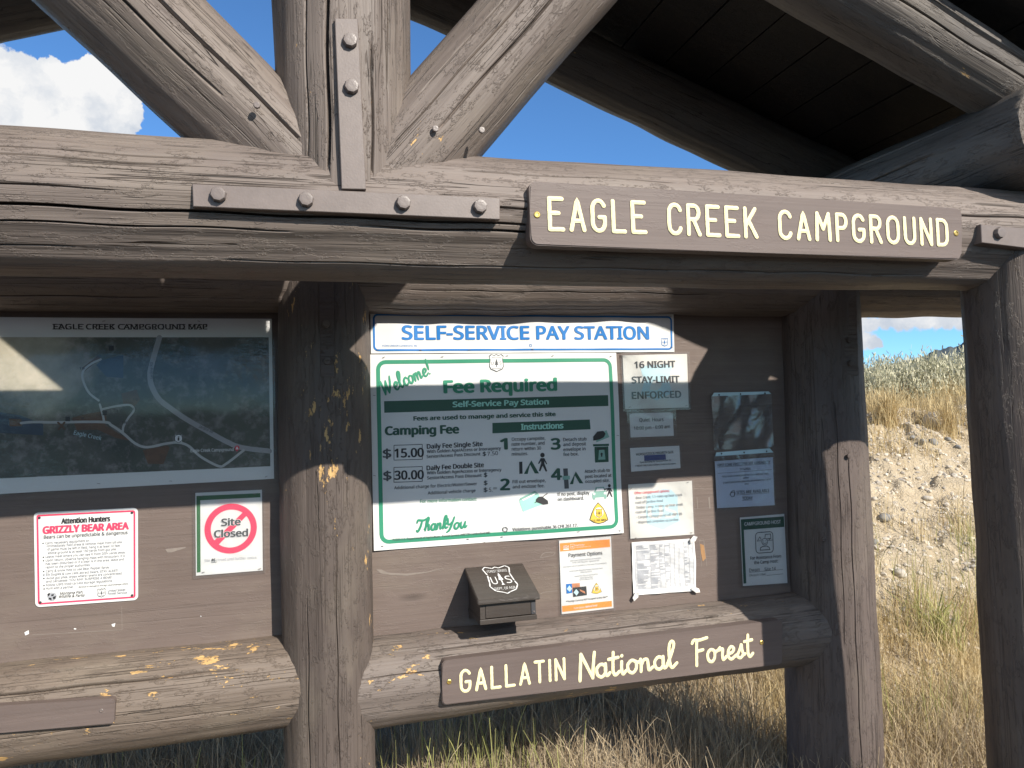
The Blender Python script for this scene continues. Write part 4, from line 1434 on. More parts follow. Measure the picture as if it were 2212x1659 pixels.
cols = [0, .03, .26, .42, .51, .60, .68, .76, .85, .93, 1]
for i in range(33):
    nt.line('G', [gl(0, i / 32), gl(.5, i / 32), gl(1, i / 32)], 0.00055, 'ink_pale', 2.2, dome=0.0001)
for u in cols:
    nt.line('G', [gl(u, k / 10) for k in range(11)], 0.00055, 'ink_pale', 2.6, dome=0.0001)
for i in range(32):
    for c, prob in ((1, .85), (2, .75), (3, .4), (4, .3), (8, .35)):
        if rs_.random() < prob:
            u0 = cols[c] + .008
            u1 = u0 + (cols[c + 1] - cols[c] - .012) * rs_.uniform(.4, 1)
            nt.line('G', [gl(u0, (i + .5) / 32), gl(u1, (i + .5) / 32)], 0.0010, 'ink_pale', 2.4, dome=0.0001)
nt.done()
for c, a in (((2046, 592), .6), ((2066, 1018), -.5), ((1556, 1076), .9)):
    p = nt.pt('G', c)
    bm = bmesh.new()
    vs = []
    for k, (dx, dz) in enumerate(((-.018, -.006), (.004, -.010), (.020, -.001), (.012, .010), (-.012, .008))):
        vs.append(bm.verts.new((p[0] + dx * math.cos(a) - dz * math.sin(a), PLANE - 0.012 - .003 * (k % 3), p[1] + dx * math.sin(a) + dz * math.cos(a))))
    f = bm.faces.new(vs)
    r = bmesh.ops.extrude_face_region(bm, geom=[f])
    for v in [e for e in r['geom'] if isinstance(e, bmesh.types.BMVert)]:
        v.co.y += 0.004
    bm_obj('tape_piece', bm, 'tape', nt.root)

nt = Notice('payment_notice', 'laminated white notice with orange bands reading Payment Options', 'notice', (1266, 1242), PLANE, lambda x, z: 0.001 + 0.001 * np.sin(14 * x + 8 * z))
nt.sheet('h', [(1410, 185), (1747, 157), (1764, 623), (1427, 662)], 'white_sheet')
nt.quad('h', [(1415, 203), (1738, 176), (1741, 226), (1418, 256)], 'ink_orange')
nt.quad('h', [(1429, 608), (1752, 575), (1754, 612), (1431, 647)], 'ink_orange')
nt.text('USDA', 'h', (1437, 234), (1474, 231), 16, 'ink_white', .01)
nt.quad('h', [(1438, 238), (1474, 235), (1474, 243), (1438, 246)], 'ink_white', 3, (2, 2))
nt.shield('h', (1495, 224), 0.020, 'ink_white', None, 3, words=False)
nt.text('Forest Service', 'h', (1511, 221), (1573, 216), 10, 'ink_white', .01)
nt.text('U.S. DEPARTMENT OF AGRICULTURE', 'h', (1511, 233), (1617, 224), 6, 'ink_white')
nt.text('Payment Options', 'h', (1472, 292), (1690, 276), 24, 'ink_black', .008)
for t, a, b, h in (('Eagle Creek Campground sites are reservable', (1481, 320), (1682, 302), 10), ('on REC.GOV May 22nd - September 8th', (1495, 333), (1670, 318), 10),
                   ('Unoccupied sites are available on a first-come, first-served basis.', (1436, 360), (1720, 334), 10),
                   ('America the Beautiful Passes Honored Here', (1477, 388), (1692, 368), 10), ('(50% Discount)', (1548, 396), (1622, 388), 10),
                   ('Access Pass (Permanent Disability)', (1510, 421), (1662, 406), 10), ('Senior Annual Pass', (1546, 431), (1630, 424), 10), ('Senior Lifetime Pass', (1542, 443), (1632, 436), 10)):
    nt.text(t, 'h', a, b, h, 'ink_grey')
nt.text('**Foreign Currency NOT Accepted at this Site**', 'h', (1454, 585), (1726, 554), 11, 'ink_black', .01)
nt.text('Custer Gallatin', 'h', (1505, 627), (1574, 620), 10, 'ink_white', .005)
nt.text('National Forest', 'h', (1580, 619), (1657, 609), 12, 'ink_white', .02, .2)
nt.quad('h', [(1455, 466), (1544, 459), (1546, 512), (1458, 528)], 'ink_photo_orange', 2, (2, 2))
nt.quad('h', [(1455, 466), (1492, 463), (1495, 522), (1458, 528)], 'ink_blue', 3, (2, 2))
nt.poly('h', [(1476, 474), (1493, 496), (1478, 516), (1459, 497)], 'ink_sky', 4)
nt.quad('h', [(1499, 489), (1586, 480), (1590, 537), (1501, 549)], 'ink_black', 3.6, (2, 2))
nt.poly('h', [(1520, 498), (1537, 519), (1522, 541), (1503, 520)], 'ink_sky', 4.4)
nt.poly('h', [(1542, 500), (1574, 512), (1580, 528), (1566, 522), (1548, 512)], 'ink_photo_orange', 4.4)
nt.poly('h', [(1652, 457), (1675, 490), (1687, 518), (1655, 530), (1620, 524), (1632, 490)], 'ink_black', 2)
nt.poly('h', [(1652, 460), (1673, 491), (1684, 517), (1655, 528), (1623, 523), (1634, 491)], 'ink_yellow', 2.6)
nt.disc('h', (1654, 495), 0.012, 'ink_white', 3.2)
nt.shield('h', (1654, 497), 0.02, 'ink_black', 'ink_yellow', 3.8, words=False)
nt.film(0.007)
nt.done()

# clear pouches
pouch_w = lambda x, z: 0.006 + 0.006 * np.sin(19 * x + 7 * z) * np.sin(11 * z + 3 * x) + 0.003 * np.sin(41 * x - 23 * z)
nt = Notice('empty_sheet_protector', 'empty crinkled clear plastic sheet protector stapled to the panel', 'sheet protector', (1600, 908), PLANE, pouch_w)
nt.last = nt.corners('N', [(1095, 555), (1750, 528), (1770, 1105), (1130, 1140)])
nt.film(0.0, 'film_pouch', 4, n=(48, 48))
nt.quad('N', [(1125, 516), (1712, 502), (1745, 530), (1100, 556)], 'ink_sky', 3)
for p in ((1175, 540), (1425, 530), (1672, 523)):
    nt.disc('N', p, 0.0035, 'ink_black', 6)
nt.done('binding_strip')

nt = Notice('site_availability_notice', 'plastic sheet protector holding a sheet reading FIRST COME FIRST SERVE SITE AVAILABILITY', 'notice', (1608, 1036), PLANE, lambda x, z: 0.003 + 0.0025 * np.sin(12 * x + 10 * z))
nt.last = nt.corners('N', [(1130, 1208), (1780, 1170), (1796, 1745), (1165, 1790)])
nt.film(0.002, 'film_pouch', 7, n=(24, 24))
nt.quad('N', [(1155, 1165), (1740, 1120), (1780, 1165), (1140, 1208)], 'ink_sky', 3)
for p in ((1208, 1178), (1458, 1165), (1704, 1153)):
    nt.disc('N', p, 0.0035, 'ink_black', 6)
nt.sheet('f', [(203, 1330), (583, 1303), (594, 1614), (220, 1634)], 'blue_paper', (16, 16))
for t, a, b, h, bo in (('FIRST COME FIRST SERVE SITE AVAILABILITY', (222, 1364), (566, 1342), 17, .012), ('7/15/2026', (365, 1390), (437, 1385), 15, .01),
                       ('*SITES 19 AND 20 ARE RESERVED FOR STOCK USERS ONLY UNTIL', (248, 1435), (556, 1415), 11, .005), ('4:00PM*', (386, 1444), (425, 1441), 10, .005),
                       ('IF UNOCCUPIED AFTER 4:00PM SITES ARE AVAILABLE FOR 1 NIGHT', (256, 1475), (570, 1452), 11, .005), ('ONLY', (396, 1482), (424, 1480), 10, .005),
                       ('SITES ARE AVAILABLE', (343, 1542), (558, 1528), 20, .012), ('TODAY', (380, 1580), (448, 1576), 20, .012)):
    nt.text(t, 'f', a, b, h, 'ink_dark_grey', bo)
nt.line('f', [(222, 1368), (566, 1346)], 0.0006, 'ink_dark_grey')
nt.line('f', [(222, 1408), (576, 1384)], 0.0006, 'ink_dark_grey')
nt.line('f', [(342, 1548), (556, 1534)], 0.0006, 'ink_dark_grey')
nt.line('f', [(380, 1584), (448, 1580)], 0.0006, 'ink_dark_grey')
nt.line('f', [(300, 1548), (312, 1525), (330, 1522), (332, 1545), (315, 1560), (302, 1540), (326, 1530), (330, 1556)], 0.0012, 'ink_dark_grey', curved=True)
nt.done()

nt = Notice('host_notice', 'laminated white and green CAMPGROUND HOST notice with a smiling figure icon', 'notice', (1649, 1191), PLANE)
nt.sheet('i', [(370, 36), (658, 12), (679, 460), (390, 480)], 'paper', (8, 8))
nt.poly('i', [(376, 48), (655, 28), (658, 96), (396, 116), (412, 462), (394, 464)], 'ink_dark_green', 1)
nt.text('CAMPGROUND HOST', 'i', (399, 89), (634, 73), 22, 'ink_white', .015)
P = nt.corners('i', [(468, 132), (584, 124), (589, 262), (473, 270)])
nt.border(P, 0, 0.0028, 0.016, 'ink_black', 2)
nt.annulus('i', (530, 192), 0.0125, 0.0148, 'ink_black', 3)
nt.disc('i', (523, 187), 0.0016, 'ink_black', 3)
nt.disc('i', (537, 186), 0.0016, 'ink_black', 3)
nt.line('i', [(520, 198), (530, 205), (541, 197)], 0.0009, 'ink_black', 3, True)
nt.line('i', [(500, 246), (504, 230), (520, 222), (545, 220), (560, 230), (564, 243), (500, 247)], 0.0014, 'ink_black', 3)
nt.line('i', [(480, 188), (505, 186)], 0.001, 'ink_black', 3)
nt.line('i', [(484, 186), (498, 160), (508, 180)], 0.001, 'ink_black', 3)
nt.line('i', [(532, 165), (534, 145), (568, 142), (570, 172), (540, 174)], 0.0013, 'ink_black', 3)
nt.disc('i', (560, 174), 0.003, 'ink_black', 3)
nt.line('i', [(553, 184), (580, 181)], 0.001, 'ink_black', 3)
nt.text('For Assistance From', 'i', (437, 309), (636, 294), 20, 'ink_black', .01)
nt.text('the Camp Host:', 'i', (462, 338), (617, 326), 20, 'ink_black', .01)
nt.text('Dwain', 'i', (430, 388), (498, 382), 22, 'ink_black', -.005)
nt.text('Site 14', 'i', (530, 382), (602, 376), 22, 'ink_black', -.005)
nt.line('i', [(430, 392), (648, 372)], 0.0006, 'ink_dark_grey')
nt.text('ON DUTY TIME:', 'i', (430, 418), (540, 409), 13, 'ink_dark_grey')
nt.line('i', [(545, 411), (650, 400)], 0.0006, 'ink_dark_grey')
nt.film(0.008)
nt.done()

# ------------------------------------------------------------------ left panel: map, hunters sign, site closed
nt = Notice('campground_map', 'large laminated aerial map titled EAGLE CREEK CAMPGROUND MAP on the left panel', 'map', (290, 870), PLANE, lambda x, z: 0.003 + 0.002 * np.sin(7 * x + 2) + 0.0012 * np.sin(16 * z))
TLm, TRm, BRm, BLm = (-75, 685), (587, 689), (592, 1034), (-75, 1071)
nt.sheet('D', [TLm, TRm, BRm, BLm], 'white_sheet', (30, 16))
nt.film(0.008, 'film_map', 9, n=(30, 16))
nt2c = nt.corners('D', [(-60, 728.5), (580.5, 728.7), (584, 1007), (-60, 1036)])
P, F = nt.grid(nt2c, (30, 16))
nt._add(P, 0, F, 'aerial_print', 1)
nt.script('', 'M', (0, 0), (1, 0), 1, 'ink_black', 0.001, capglyph) if False else None
nt.text('EAGLE CREEK CAMPGROUND MAP', 'M', (420, 191), (1612, 191), 40, 'ink_black', .03)
# slab serifs of the title
for x in (424, 470, 528, 640, 694, 760, 818, 880, 960, 1008, 1062, 1110, 1150, 1205, 1262, 1330, 1395, 1430, 1478, 1522, 1560, 1600):
    for yy in (153, 189):
        nt.quad('M', [(x - 13, yy - 2), (x + 13, yy - 2), (x + 13, yy + 4), (x - 13, yy + 4)], 'ink_black', 3.4, (2, 2))
JR = [(1240, 255), (1215, 340), (1185, 450), (1168, 540), (1180, 630), (1235, 730), (1320, 800), (1450, 890), (1600, 975), (1750, 1058), (1880, 1110), (2095, 1138)]
nt.line('M', JR, 0.0085, 'map_road', 2, True)
for k, pth in enumerate(([(170, 920), (260, 912), (430, 914), (800, 912), (870, 938), (960, 1000), (1040, 1070), (1110, 1104), (1180, 1104), (1290, 1080), (1390, 1072), (1470, 1100), (1560, 1180), (1700, 1254), (1760, 1236), (1895, 1132)],
                         [(778, 775), (800, 850), (812, 912)], [(800, 812), (900, 790), (1010, 780), (1042, 820), (1000, 880), (962, 945), (955, 1000)],
                         [(770, 745), (700, 690), (660, 620), (642, 550), (662, 500), (720, 455), (785, 425)])):
    nt.line('M', pth, 0.0042 if k in (0,) else 0.0034, 'map_track', 2.4 + .3 * k, True)
nt.poly('M', [(560, 880), (690, 845), (800, 830), (830, 870), (820, 935), (940, 1010), (1020, 1060), (900, 1035), (760, 970), (600, 975)], 'ink_brown', 1.5)
nt.poly('M', [(1110, 1130), (1300, 1095), (1320, 1110), (1270, 1240), (1150, 1235)], 'ink_brown', 1.5)
nt.poly('M', [(945, 690), (1065, 660), (1090, 740), (1040, 800), (960, 770)], 'ink_brown', 1.5)
nt.poly('M', [(640, 490), (760, 400), (790, 420), (680, 500), (650, 530)], 'ink_brown', 1.5)
nt.poly('M', [(75, 885), (170, 890), (175, 945), (80, 945)], 'ink_brown', 2)
nt.poly('M', [(-30, 830), (160, 860), (340, 930), (340, 1015), (-30, 995)], 'map_blue', 1.4)
nt.poly('M', [(790, 430), (960, 390), (960, 570), (830, 560), (750, 470)], 'map_blue', 1.4)
nt.line('M', [(455, 915), (505, 965)], 0.003, 'ink_brown', 3.5)
nt.line('M', [(505, 915), (460, 968)], 0.003, 'ink_brown', 3.7)
for (x, y, w) in ((866, 337, 20), (815, 842, 18), (530, 888, 18)):
    nt.quad('M', [(x - w, y - w), (x + w, y - w), (x + w, y + w), (x - w, y + w)], 'ink_black', 3, (2, 2))
man('M', 866, 344, 12, 'ink_white')
for x, y in ((808, 848), (822, 848), (523, 894), (537, 894)):
    man('M', x, y, 10, 'ink_white')
nt.quad('M', [(1362, 1012), (1416, 1012), (1416, 1066), (1362, 1066)], 'ink_white', 3, (2, 2))
nt.annulus('M', (1389, 1039), 0.0118, 0.0136, 'ink_black', 3.6)
nt.text('i', 'M', (1383, 1056), (1395, 1056), 30, 'ink_black', .03, layer=3.8)
nt.text('Eagle Creek', 'M', (574, 1008), (786, 1054), 32, 'ink_sky', .0)
nt.text('Eagle Creek Campground', 'M', (1483, 1147), (1817, 1136), 24, 'ink_white', .01)
nt.text('Jardine Rd', 'M', (1546, 952), (1652, 1000), 22, 'ink_dark_grey', .01, layer=4)
nt.text('Jardine Rd', 'M', (1192, 578), (1190, 450), 22, 'ink_dark_grey', .01, layer=4)
nt.poly('M', [(1845, 1092), (1862, 1104), (1862, 1120), (1842, 1142), (1828, 1122), (1827, 1104)], 'ink_red', 3.5)
nt.poly('M', [(1844, 1100), (1856, 1124), (1833, 1124)], 'ink_white', 4)
for t, x, y in (('20', 768, 402), ('19', 640, 496), ('10', 768, 858), ('9', 644, 884), ('11', 925, 828), ('15', 1055, 738), ('14', 1168, 852), ('13', 1110, 886), ('18', 966, 916), ('SITE 16', 1000, 810), ('8', 534, 942)):
    w = 10 * len(t)
    nt.text(t, 'M', (x - w, y + 8), (x + w, y + 8), 18, 'ink_black', .02, layer=4)
nt.staples('M', [(810, 128), (1548, 130), (770, 1390), (1330, 1370), (2070, 1335)])
nt.done('map_print')

nt = Notice('bear_warning_sign', 'white metal sign with red border reading Attention Hunters GRIZZLY BEAR AREA', 'sign', (187, 1205), BOARD - 0.004)
c = nt.corners('H', [(72, 262), (978, 219), (982, 1022), (86, 1087)])
nt.last = c
out = nt.rounded(c, 0, 0.014, 6, 2)
V = [(p[0], nt.y, p[1]) for p in out] + [(p[0], BOARD - 0.0005, p[1]) for p in out]
n = len(out)
mesh_obj('sign_plate', V, [list(range(n))[::-1], list(range(n, 2 * n))] + [[i, (i + 1) % n, n + (i + 1) % n, n + i] for i in range(n)], 'white_sheet', nt.root)
nt.border(c, 0.0075, 0.0055, 0.008, 'ink_rose', 1)
nt.text('Attention Hunters', 'H', (316, 357), (737, 334), 44, 'ink_black', .045)
nt.text('GRIZZLY BEAR AREA', 'H', (156, 444), (897, 404), 60, 'ink_rose', .055)
nt.text('Bears can be unpredictable & dangerous', 'H', (162, 489), (891, 447), 29, 'ink_dark_grey', .012)
for t, a, b in (('Carry necessary equipment to:', (175, 536), (560, 512)), ('•Immediately field dress & remove meat from kill site.', (186, 562), (848, 525)),
                ('•If game must be left in field, hang it at least 10 feet', (188, 592), (826, 556)), ('above ground & at least 150 yards from gut pile.', (198, 622), (796, 587)),
                ('Leave meat where you can see it from 200+ yards away.', (178, 655), (876, 614)), ('Upon return, observe hanging meat with binoculars. If it', (178, 686), (868, 645)),
                ('has been disturbed or if a bear is in the area, leave and', (178, 716), (860, 675)), ('report to the proper authorities.', (178, 746), (568, 724)),
                ('Carry & know how to use Bear Pepper Spray.', (180, 780), (738, 744)), ('Elk bugles & cow calls attract bears. STAY ALERT!', (182, 810), (806, 774)),
                ('Avoid gut piles, areas where ravens are concentrated,', (182, 842), (846, 797)), ('and carcasses. YOU MAY SURPRISE A BEAR!', (182, 870), (752, 833)),
                ('Follow USFS food/carcass storage regulations.', (182, 902), (762, 862)), ('Hunt with a partner.', (182, 930), (424, 916))):
    nt.text(t, 'H', a, b, 20, 'ink_grey', .004)
for x, y in ((155, 529), (158, 650), (158, 680), (160, 774), (162, 804), (162, 834), (163, 896), (164, 926)):
    nt.disc('H', (x, y), 0.0022, 'ink_dark_grey', 2)
nt.text('Removal or damage to this sign could endanger others.', 'H', (464, 915), (898, 885), 13, 'ink_dark_grey', .005, .3)
nt.text('Montana Fish,', 'H', (302, 976), (505, 962), 22, 'ink_black', .01, .25)
nt.text('Wildlife & Parks', 'H', (294, 1004), (518, 990), 22, 'ink_black', .01, .25)
nt.text('United States', 'H', (720, 951), (873, 940), 20, 'ink_grey', .005)
nt.text('Forest Service', 'H', (720, 976), (885, 965), 20, 'ink_grey', .005)
nt.shield('H', (664, 960), 0.029, 'ink_dark_grey', None)
# bear head logo: dark patches
nt.poly('H', [(190, 985), (200, 962), (225, 955), (262, 962), (276, 985), (268, 1012), (250, 1028), (224, 1030), (200, 1020)], 'ink_pale', 2)
for pts in ([(192, 972), (212, 958), (216, 975), (200, 992)], [(225, 975), (250, 968), (246, 985), (228, 990)], [(205, 1000), (228, 1004), (230, 1024), (206, 1016)], [(240, 995), (268, 985), (262, 1010), (244, 1018)]):
    nt.poly('H', pts, 'ink_black', 3)
nt.done()
for p in ((122, 306), (929, 262), (930, 982), (131, 1044)):
    q = nt.pt('H', p)
    screw(nt.root, (q[0], nt.y - 0.001, q[1]), 0.0042, 'dark_steel')

nt = Notice('site_closed_notice', 'laminated notice with red prohibition circle reading Site Closed', 'notice', (495, 1150), PLANE)
nt.sheet('H', [(1480, 90), (2060, 62), (2068, 765), (1485, 812)], 'white_sheet', (8, 8))
nt.poly('H', [(1490, 117), (2046, 92), (2047, 128), (1523, 154), (1526, 780), (1494, 784)], 'ink_forest', 1)
nt.annulus('H', (1790, 400), 0.0645, 0.0845, 'ink_rose', 2, 56)
nt.quad('H', [(1642, 508), (1898, 255), (1930, 285), (1684, 540)], 'ink_rose', 2.6, (8, 2))
for sft, m, ly, bo in ((0, 'ink_white', 3.6, .085), (0, 'ink_dark_grey', 4.4, .045)):
    nt.text('Site', 'H', (1710, 376), (1872, 368), 60, m, bo, layer=ly)
    nt.text('Closed', 'H', (1646, 478), (1936, 464), 60, m, bo, layer=ly)
nt.text('Site #6 closed until further notice.', 'H', (1560, 690), (2020, 662), 24, 'ink_pale', .0)
nt.text('#6', 'H', (1620, 686), (1655, 684), 24, 'ink_black', .02, layer=4)
nt.line('H', [(1620, 694), (1664, 691)], 0.0007, 'ink_black', 4)
nt.film(0.009)
nt.staples('H', [(1540, 116), (1995, 100), (2040, 750), (1550, 780)])
nt.done()

# ------------------------------------------------------------------ the fee box
fb = empty('fee_box', (0.71, BOARD - 0.1, Wz(-0.70)))
tag(fb, 'dark brown wooden fee box with sloping lid and white stencilled shield', 'fee box')
x0, x1 = 0.598, 0.816
# lid: sloped slab
bm = bmesh.new()
prof = [(BOARD - 0.001, Wz(-0.535)), (BOARD - 0.001, Wz(-0.552)), (BOARD - 0.203, Wz(-0.630)), (BOARD - 0.208, Wz(-0.624)), (BOARD - 0.206, Wz(-0.610))]
A = [bm.verts.new((x0, y, z)) for y, z in prof]
B = [bm.verts.new((x1 + 0.006, y, z)) for y, z in prof]
bm.faces.new(A)
bm.faces.new(B[::-1])
for i in range(len(prof)):
    j = (i + 1) % len(prof)
    bm.faces.new((A[i], A[j], B[j], B[i]))
bmesh.ops.bevel(bm, geom=list(bm.edges), offset=0.002, segments=2, affect='EDGES')
bm_obj('lid', bm, 'wood_box', fb)
for sx in (x0 + 0.012, x1 - 0.022):
    bm = bmesh.new()
    prof = [(BOARD - 0.001, Wz(-0.554)), (BOARD - 0.186, Wz(-0.625)), (BOARD - 0.186, Wz(-0.682)), (BOARD - 0.001, Wz(-0.722))]
    A = [bm.verts.new((sx, y, z)) for y, z in prof]
    B = [bm.verts.new((sx + 0.018, y, z)) for y, z in prof]
    bm.faces.new(A)
    bm.faces.new(B[::-1])
    for i in range(4):
        bm.faces.new((A[i], A[(i + 1) % 4], B[(i + 1) % 4], B[i]))
    bm_obj('side_board', bm, 'wood_box', fb)
bm = bmesh.new()
bm_box(bm, (x0 + 0.031, BOARD - 0.188, Wz(-0.680)), (x1 - 0.023, BOARD - 0.172, Wz(-0.628)), 0.0015)
bm_obj('front_board', bm, 'wood_box', fb)
bm = bmesh.new()
bm_box(bm, (x0 + 0.009, BOARD - 0.192, Wz(-0.700)), (x1 - 0.002, BOARD - 0.002, Wz(-0.683)), 0.0015)
bm_obj('base_board', bm, 'wood_box', fb)
bm = bmesh.new()
bm_box(bm, (x1 - 0.021, BOARD - 0.1885, Wz(-0.680)), (x1 - 0.006, BOARD - 0.1875, Wz(-0.640)), 0.0)
hg = bm_obj('hasp', bm, 'dark_steel', fb)
bolt(hg, (x1 - 0.012, BOARD - 0.1885, Wz(-0.672)), 0.003, 0.002, 'bolt')
# stencil on the lid: mapped to the lid plane
ly0, lz0, ly1, lz1 = BOARD - 0.001, Wz(-0.535), BOARD - 0.206, Wz(-0.610)
LL = math.hypot(ly1 - ly0, lz1 - lz0)
ey = np.array([0, (ly1 - ly0) / LL, (lz1 - lz0) / LL])
en = np.array([0, (lz1 - lz0) / LL, -(ly1 - ly0) / LL])
if en[2] < 0:
    en = -en
SV, SF = [], []
rs2 = np.random.RandomState(8)


def lid_pt(u, v, h):
    """u across 0..1, v down the slope 0..1"""
    return np.array([x0 + 0.221 * u, ly0, lz0]) + ey * LL * v + en * h


def lid_stroke(path, hw):
    Vv, Ff = stroke_mesh([(p[0] * 0.221, p[1] * LL) for p in path], hw, 0.0005, rs2, 0.12)
    b = len(SV)
    for q in Vv:
        SV.append(np.array([x0 + q[0], ly0, lz0]) + ey * q[1] + en * (q[2] + 0.0014))
    SF.extend([[b + i for i in f] for f in Ff])


def lid_text(s, u0, u1, v, hh, bold=.03):
    vv, ff = font_mesh(s, bold)
    w = vv[:, 0].max() - vv[:, 0].min()
    b = len(SV)
    for q in vv:
        SV.append(lid_pt(u0 + (u1 - u0) * (q[0] - vv[:, 0].min()) / w, v - q[1] / CAPH * hh, 0.0016))
    SF.extend([[b + i for i in f] for f in ff])


S0 = [(.28, .12), (.33, .05), (.45, .11), (.50, .07), (.56, .11), (.68, .05), (.74, .12), (.70, .30), (.72, .55), (.74, .66), (.68, .80), (.56, .86), (.51, .90), (.46, .86), (.34, .80), (.28, .66), (.30, .55), (.32, .30)]
for i in range(0, len(S0)):
    a, b = np.array(S0[i]), np.array(S0[(i + 1) % len(S0)])
    lid_stroke([tuple(a + (b - a) * .06), tuple(a + (b - a) * .86)], 0.0024)
lid_text('FOREST SERVICE', .34, .68, .24, .075)
lid_text('U', .34, .44, .60, .22, .02)
lid_text('S', .58, .68, .60, .22, .02)
lid_text('DEPT. OF AGR', .34, .68, .78, .075)
b = len(SV)
for u, v in ((.51, .26), (.535, .36), (.525, .36), (.55, .48), (.52, .50), (.52, .60), (.54, .64), (.48, .64), (.50, .60), (.50, .50), (.47, .48), (.495, .36), (.485, .36)):
    SV.append(lid_pt(u, v, 0.0016))
SF.append(list(range(b, len(SV))))
mesh_obj('stencil_marks', SV, SF, 'ink_white', fb)

# marks left on the panels where notices were torn off: tape traces, bare strips, an older sign's outline
def mark(name, fr, polys, mat, layer=0):
    sc, ox, oy = FR[fr]
    V, F = [], []
    for pts in polys:
        b = len(V)
        for px, py in pts:
            q = survey(px * sc + ox, py * sc + oy, BOARD - 0.0006 - 0.0003 * layer)
            V.append(q)
        F.append(list(range(b, len(V))))
    mesh_obj(name, V, F, mat, kiosk)


for fr, pts in (('G', [(748, 752), (775, 712), (800, 704), (880, 700), (882, 705), (802, 709), (778, 717), (752, 754)]), ('G', [(862, 730), (880, 704), (884, 706), (866, 732)]),
                ('G', [(748, 750), (862, 730), (863, 734), (750, 755)]), ('G', [(752, 1055), (800, 1040), (905, 1030), (905, 1034), (802, 1045), (756, 1060)]),
                ('i', [(106, 184), (138, 180), (158, 350), (155, 351), (135, 184), (109, 188), (124, 352), (121, 353)]),
                ('f', [(90, 1560), (94, 1560), (100, 1638), (96, 1638)]), ('f', [(165, 1565), (176, 1562), (180, 1634), (172, 1638)]),
                ('h', [(225, 372), (260, 372), (300, 392), (420, 399), (560, 385), (680, 362), (560, 392), (430, 412), (320, 408), (255, 398)]),
                ('g', [(205, 795), (790, 762), (787, 612), (790, 612), (793, 765), (205, 799)]), ('g', [(1070, 240), (1200, 226), (1205, 232), (1110, 262), (1085, 262)]),
                ('g', [(205, 385), (216, 383), (216, 386), (205, 388)])):
    mark('tape_residue', fr, [pts], 'scuff')
mark('bare_strip', 'i', [[(112, 205), (138, 215), (150, 300), (130, 320), (118, 262)]], 'bare_ply', 1)
for pts in ([(158, 780), (186, 766), (188, 790), (164, 800)], [(480, 752), (495, 755), (492, 762), (478, 760)], [(722, 728), (748, 720), (742, 744), (728, 742)], [(1296, 672), (1306, 674), (1302, 680)]):
    mark('paper_scrap', 'g', [pts], 'paper', 1)


# ------------------------------------------------------------------ ground, bank, hills
class Bumps:
    def __init__(self, seed, n, f0, f1):
        r = np.random.RandomState(seed)
        a = r.uniform(0, 6.283, n)
        f = np.exp(r.uniform(math.log(f0), math.log(f1), n))
        self.kx, self.ky, self.p, self.a = f * np.cos(a), f * np.sin(a), r.uniform(0, 6.283, n), 1 / f

    def __call__(self, x, y):
        out = 0
        for kx, ky, p, a in zip(self.kx, self.ky, self.p, self.a):
            out = out + a * np.sin(kx * x + ky * y + p)
        return out


CLODS = Bumps(31, 30, 10, 110)


def ground_z(x, y):
    x, y = np.asarray(x, float), np.asarray(y, float)
    foot = 3.62 + 0.12 * np.sin(x * 1.3) + 0.05 * np.sin(x * 3.1) + np.clip(0.6 - x, 0, 4) * 0.9
    t = np.clip((y - foot) / 3.1, 0, 1)
    s = t * t * (3 - 2 * t) * 0.35 + t * 0.65
    h = s * (1.62 + 0.08 * np.sin(x * 0.8))
    far = np.clip(y - foot - 3.1, 0, None)
    h = h + 0.03 * far * np.exp(-far / 30)
    rough = 0.03 * np.sin(3.1 * x + 1.2 * y) + 0.02 * np.sin(5.3 * y - 2.1 * x) + 0.012 * np.sin(11 * x) * np.sin(9 * y)
    rill = 0.06 * np.abs(np.sin(2.4 * x + 0.6 * np.sin(2 * y))) * t
    near = np.clip((y - 2.2) / 1.2, 0, 1)
    c = CLODS(x, y)
    rough = rough + 0.24 * np.clip(c, -0.12, 0.22) * np.clip(1.4 - y / 9, 0, 1)
    return h + rough * near * (0.4 + t) - rill


def grid_mesh(name, xs, ys, zf, mat, kind='structure'):
    X, Y = np.meshgrid(xs, ys, indexing='ij')
    Z = zf(X, Y)
    V = np.stack([X, Y, Z], -1).reshape(-1, 3)
    ids = np.arange(X.size).reshape(X.shape)
    F = np.stack([ids[:-1, :-1].ravel(), ids[1:, :-1].ravel(), ids[1:, 1:].ravel(), ids[:-1, 1:].ravel()], 1)
    o = mesh_obj(name, V.tolist(), F.tolist(), mat, None, None, None, None, True)
    tag(o, None, kind=kind)
    return o


xs = np.unique(np.concatenate([np.linspace(-2500, -40, 12), np.linspace(-40, -4, 20), np.linspace(-4, 1, 40), np.linspace(1, 9, 420), np.linspace(9, 60, 30), np.linspace(60, 2500, 12)]))
ys = np.unique(np.concatenate([np.linspace(-2500, -30, 10), np.linspace(-30, 2, 24), np.linspace(2, 8.5, 420), np.linspace(8.5, 60, 30), np.linspace(60, 2500, 12)]))
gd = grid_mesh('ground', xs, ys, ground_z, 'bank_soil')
tag(gd, 'tan gravelly ground and cut bank behind the kiosk')


def hill_z(x, y):
    d = np.hypot(x, y)
    ang = np.arctan2(x, y)
    ridge = np.interp(np.degrees(ang), [-60, 10, 30, 37, 40, 43, 47, 52, 60, 75], [0, 0, 0.004, 0.036, 0.052, 0.060, 0.080, 0.10, 0.12, 0.10])
    n = 0.0012 * np.sin(ang * 170) + 0.0010 * np.sin(ang * 411 + 1) + 0.0007 * np.sin(ang * 907 + d * .02)
    prof = np.clip((d - 500) / 500, 0, 1)
    return (ridge + n) * 1000 * prof - 4 + EYE * prof


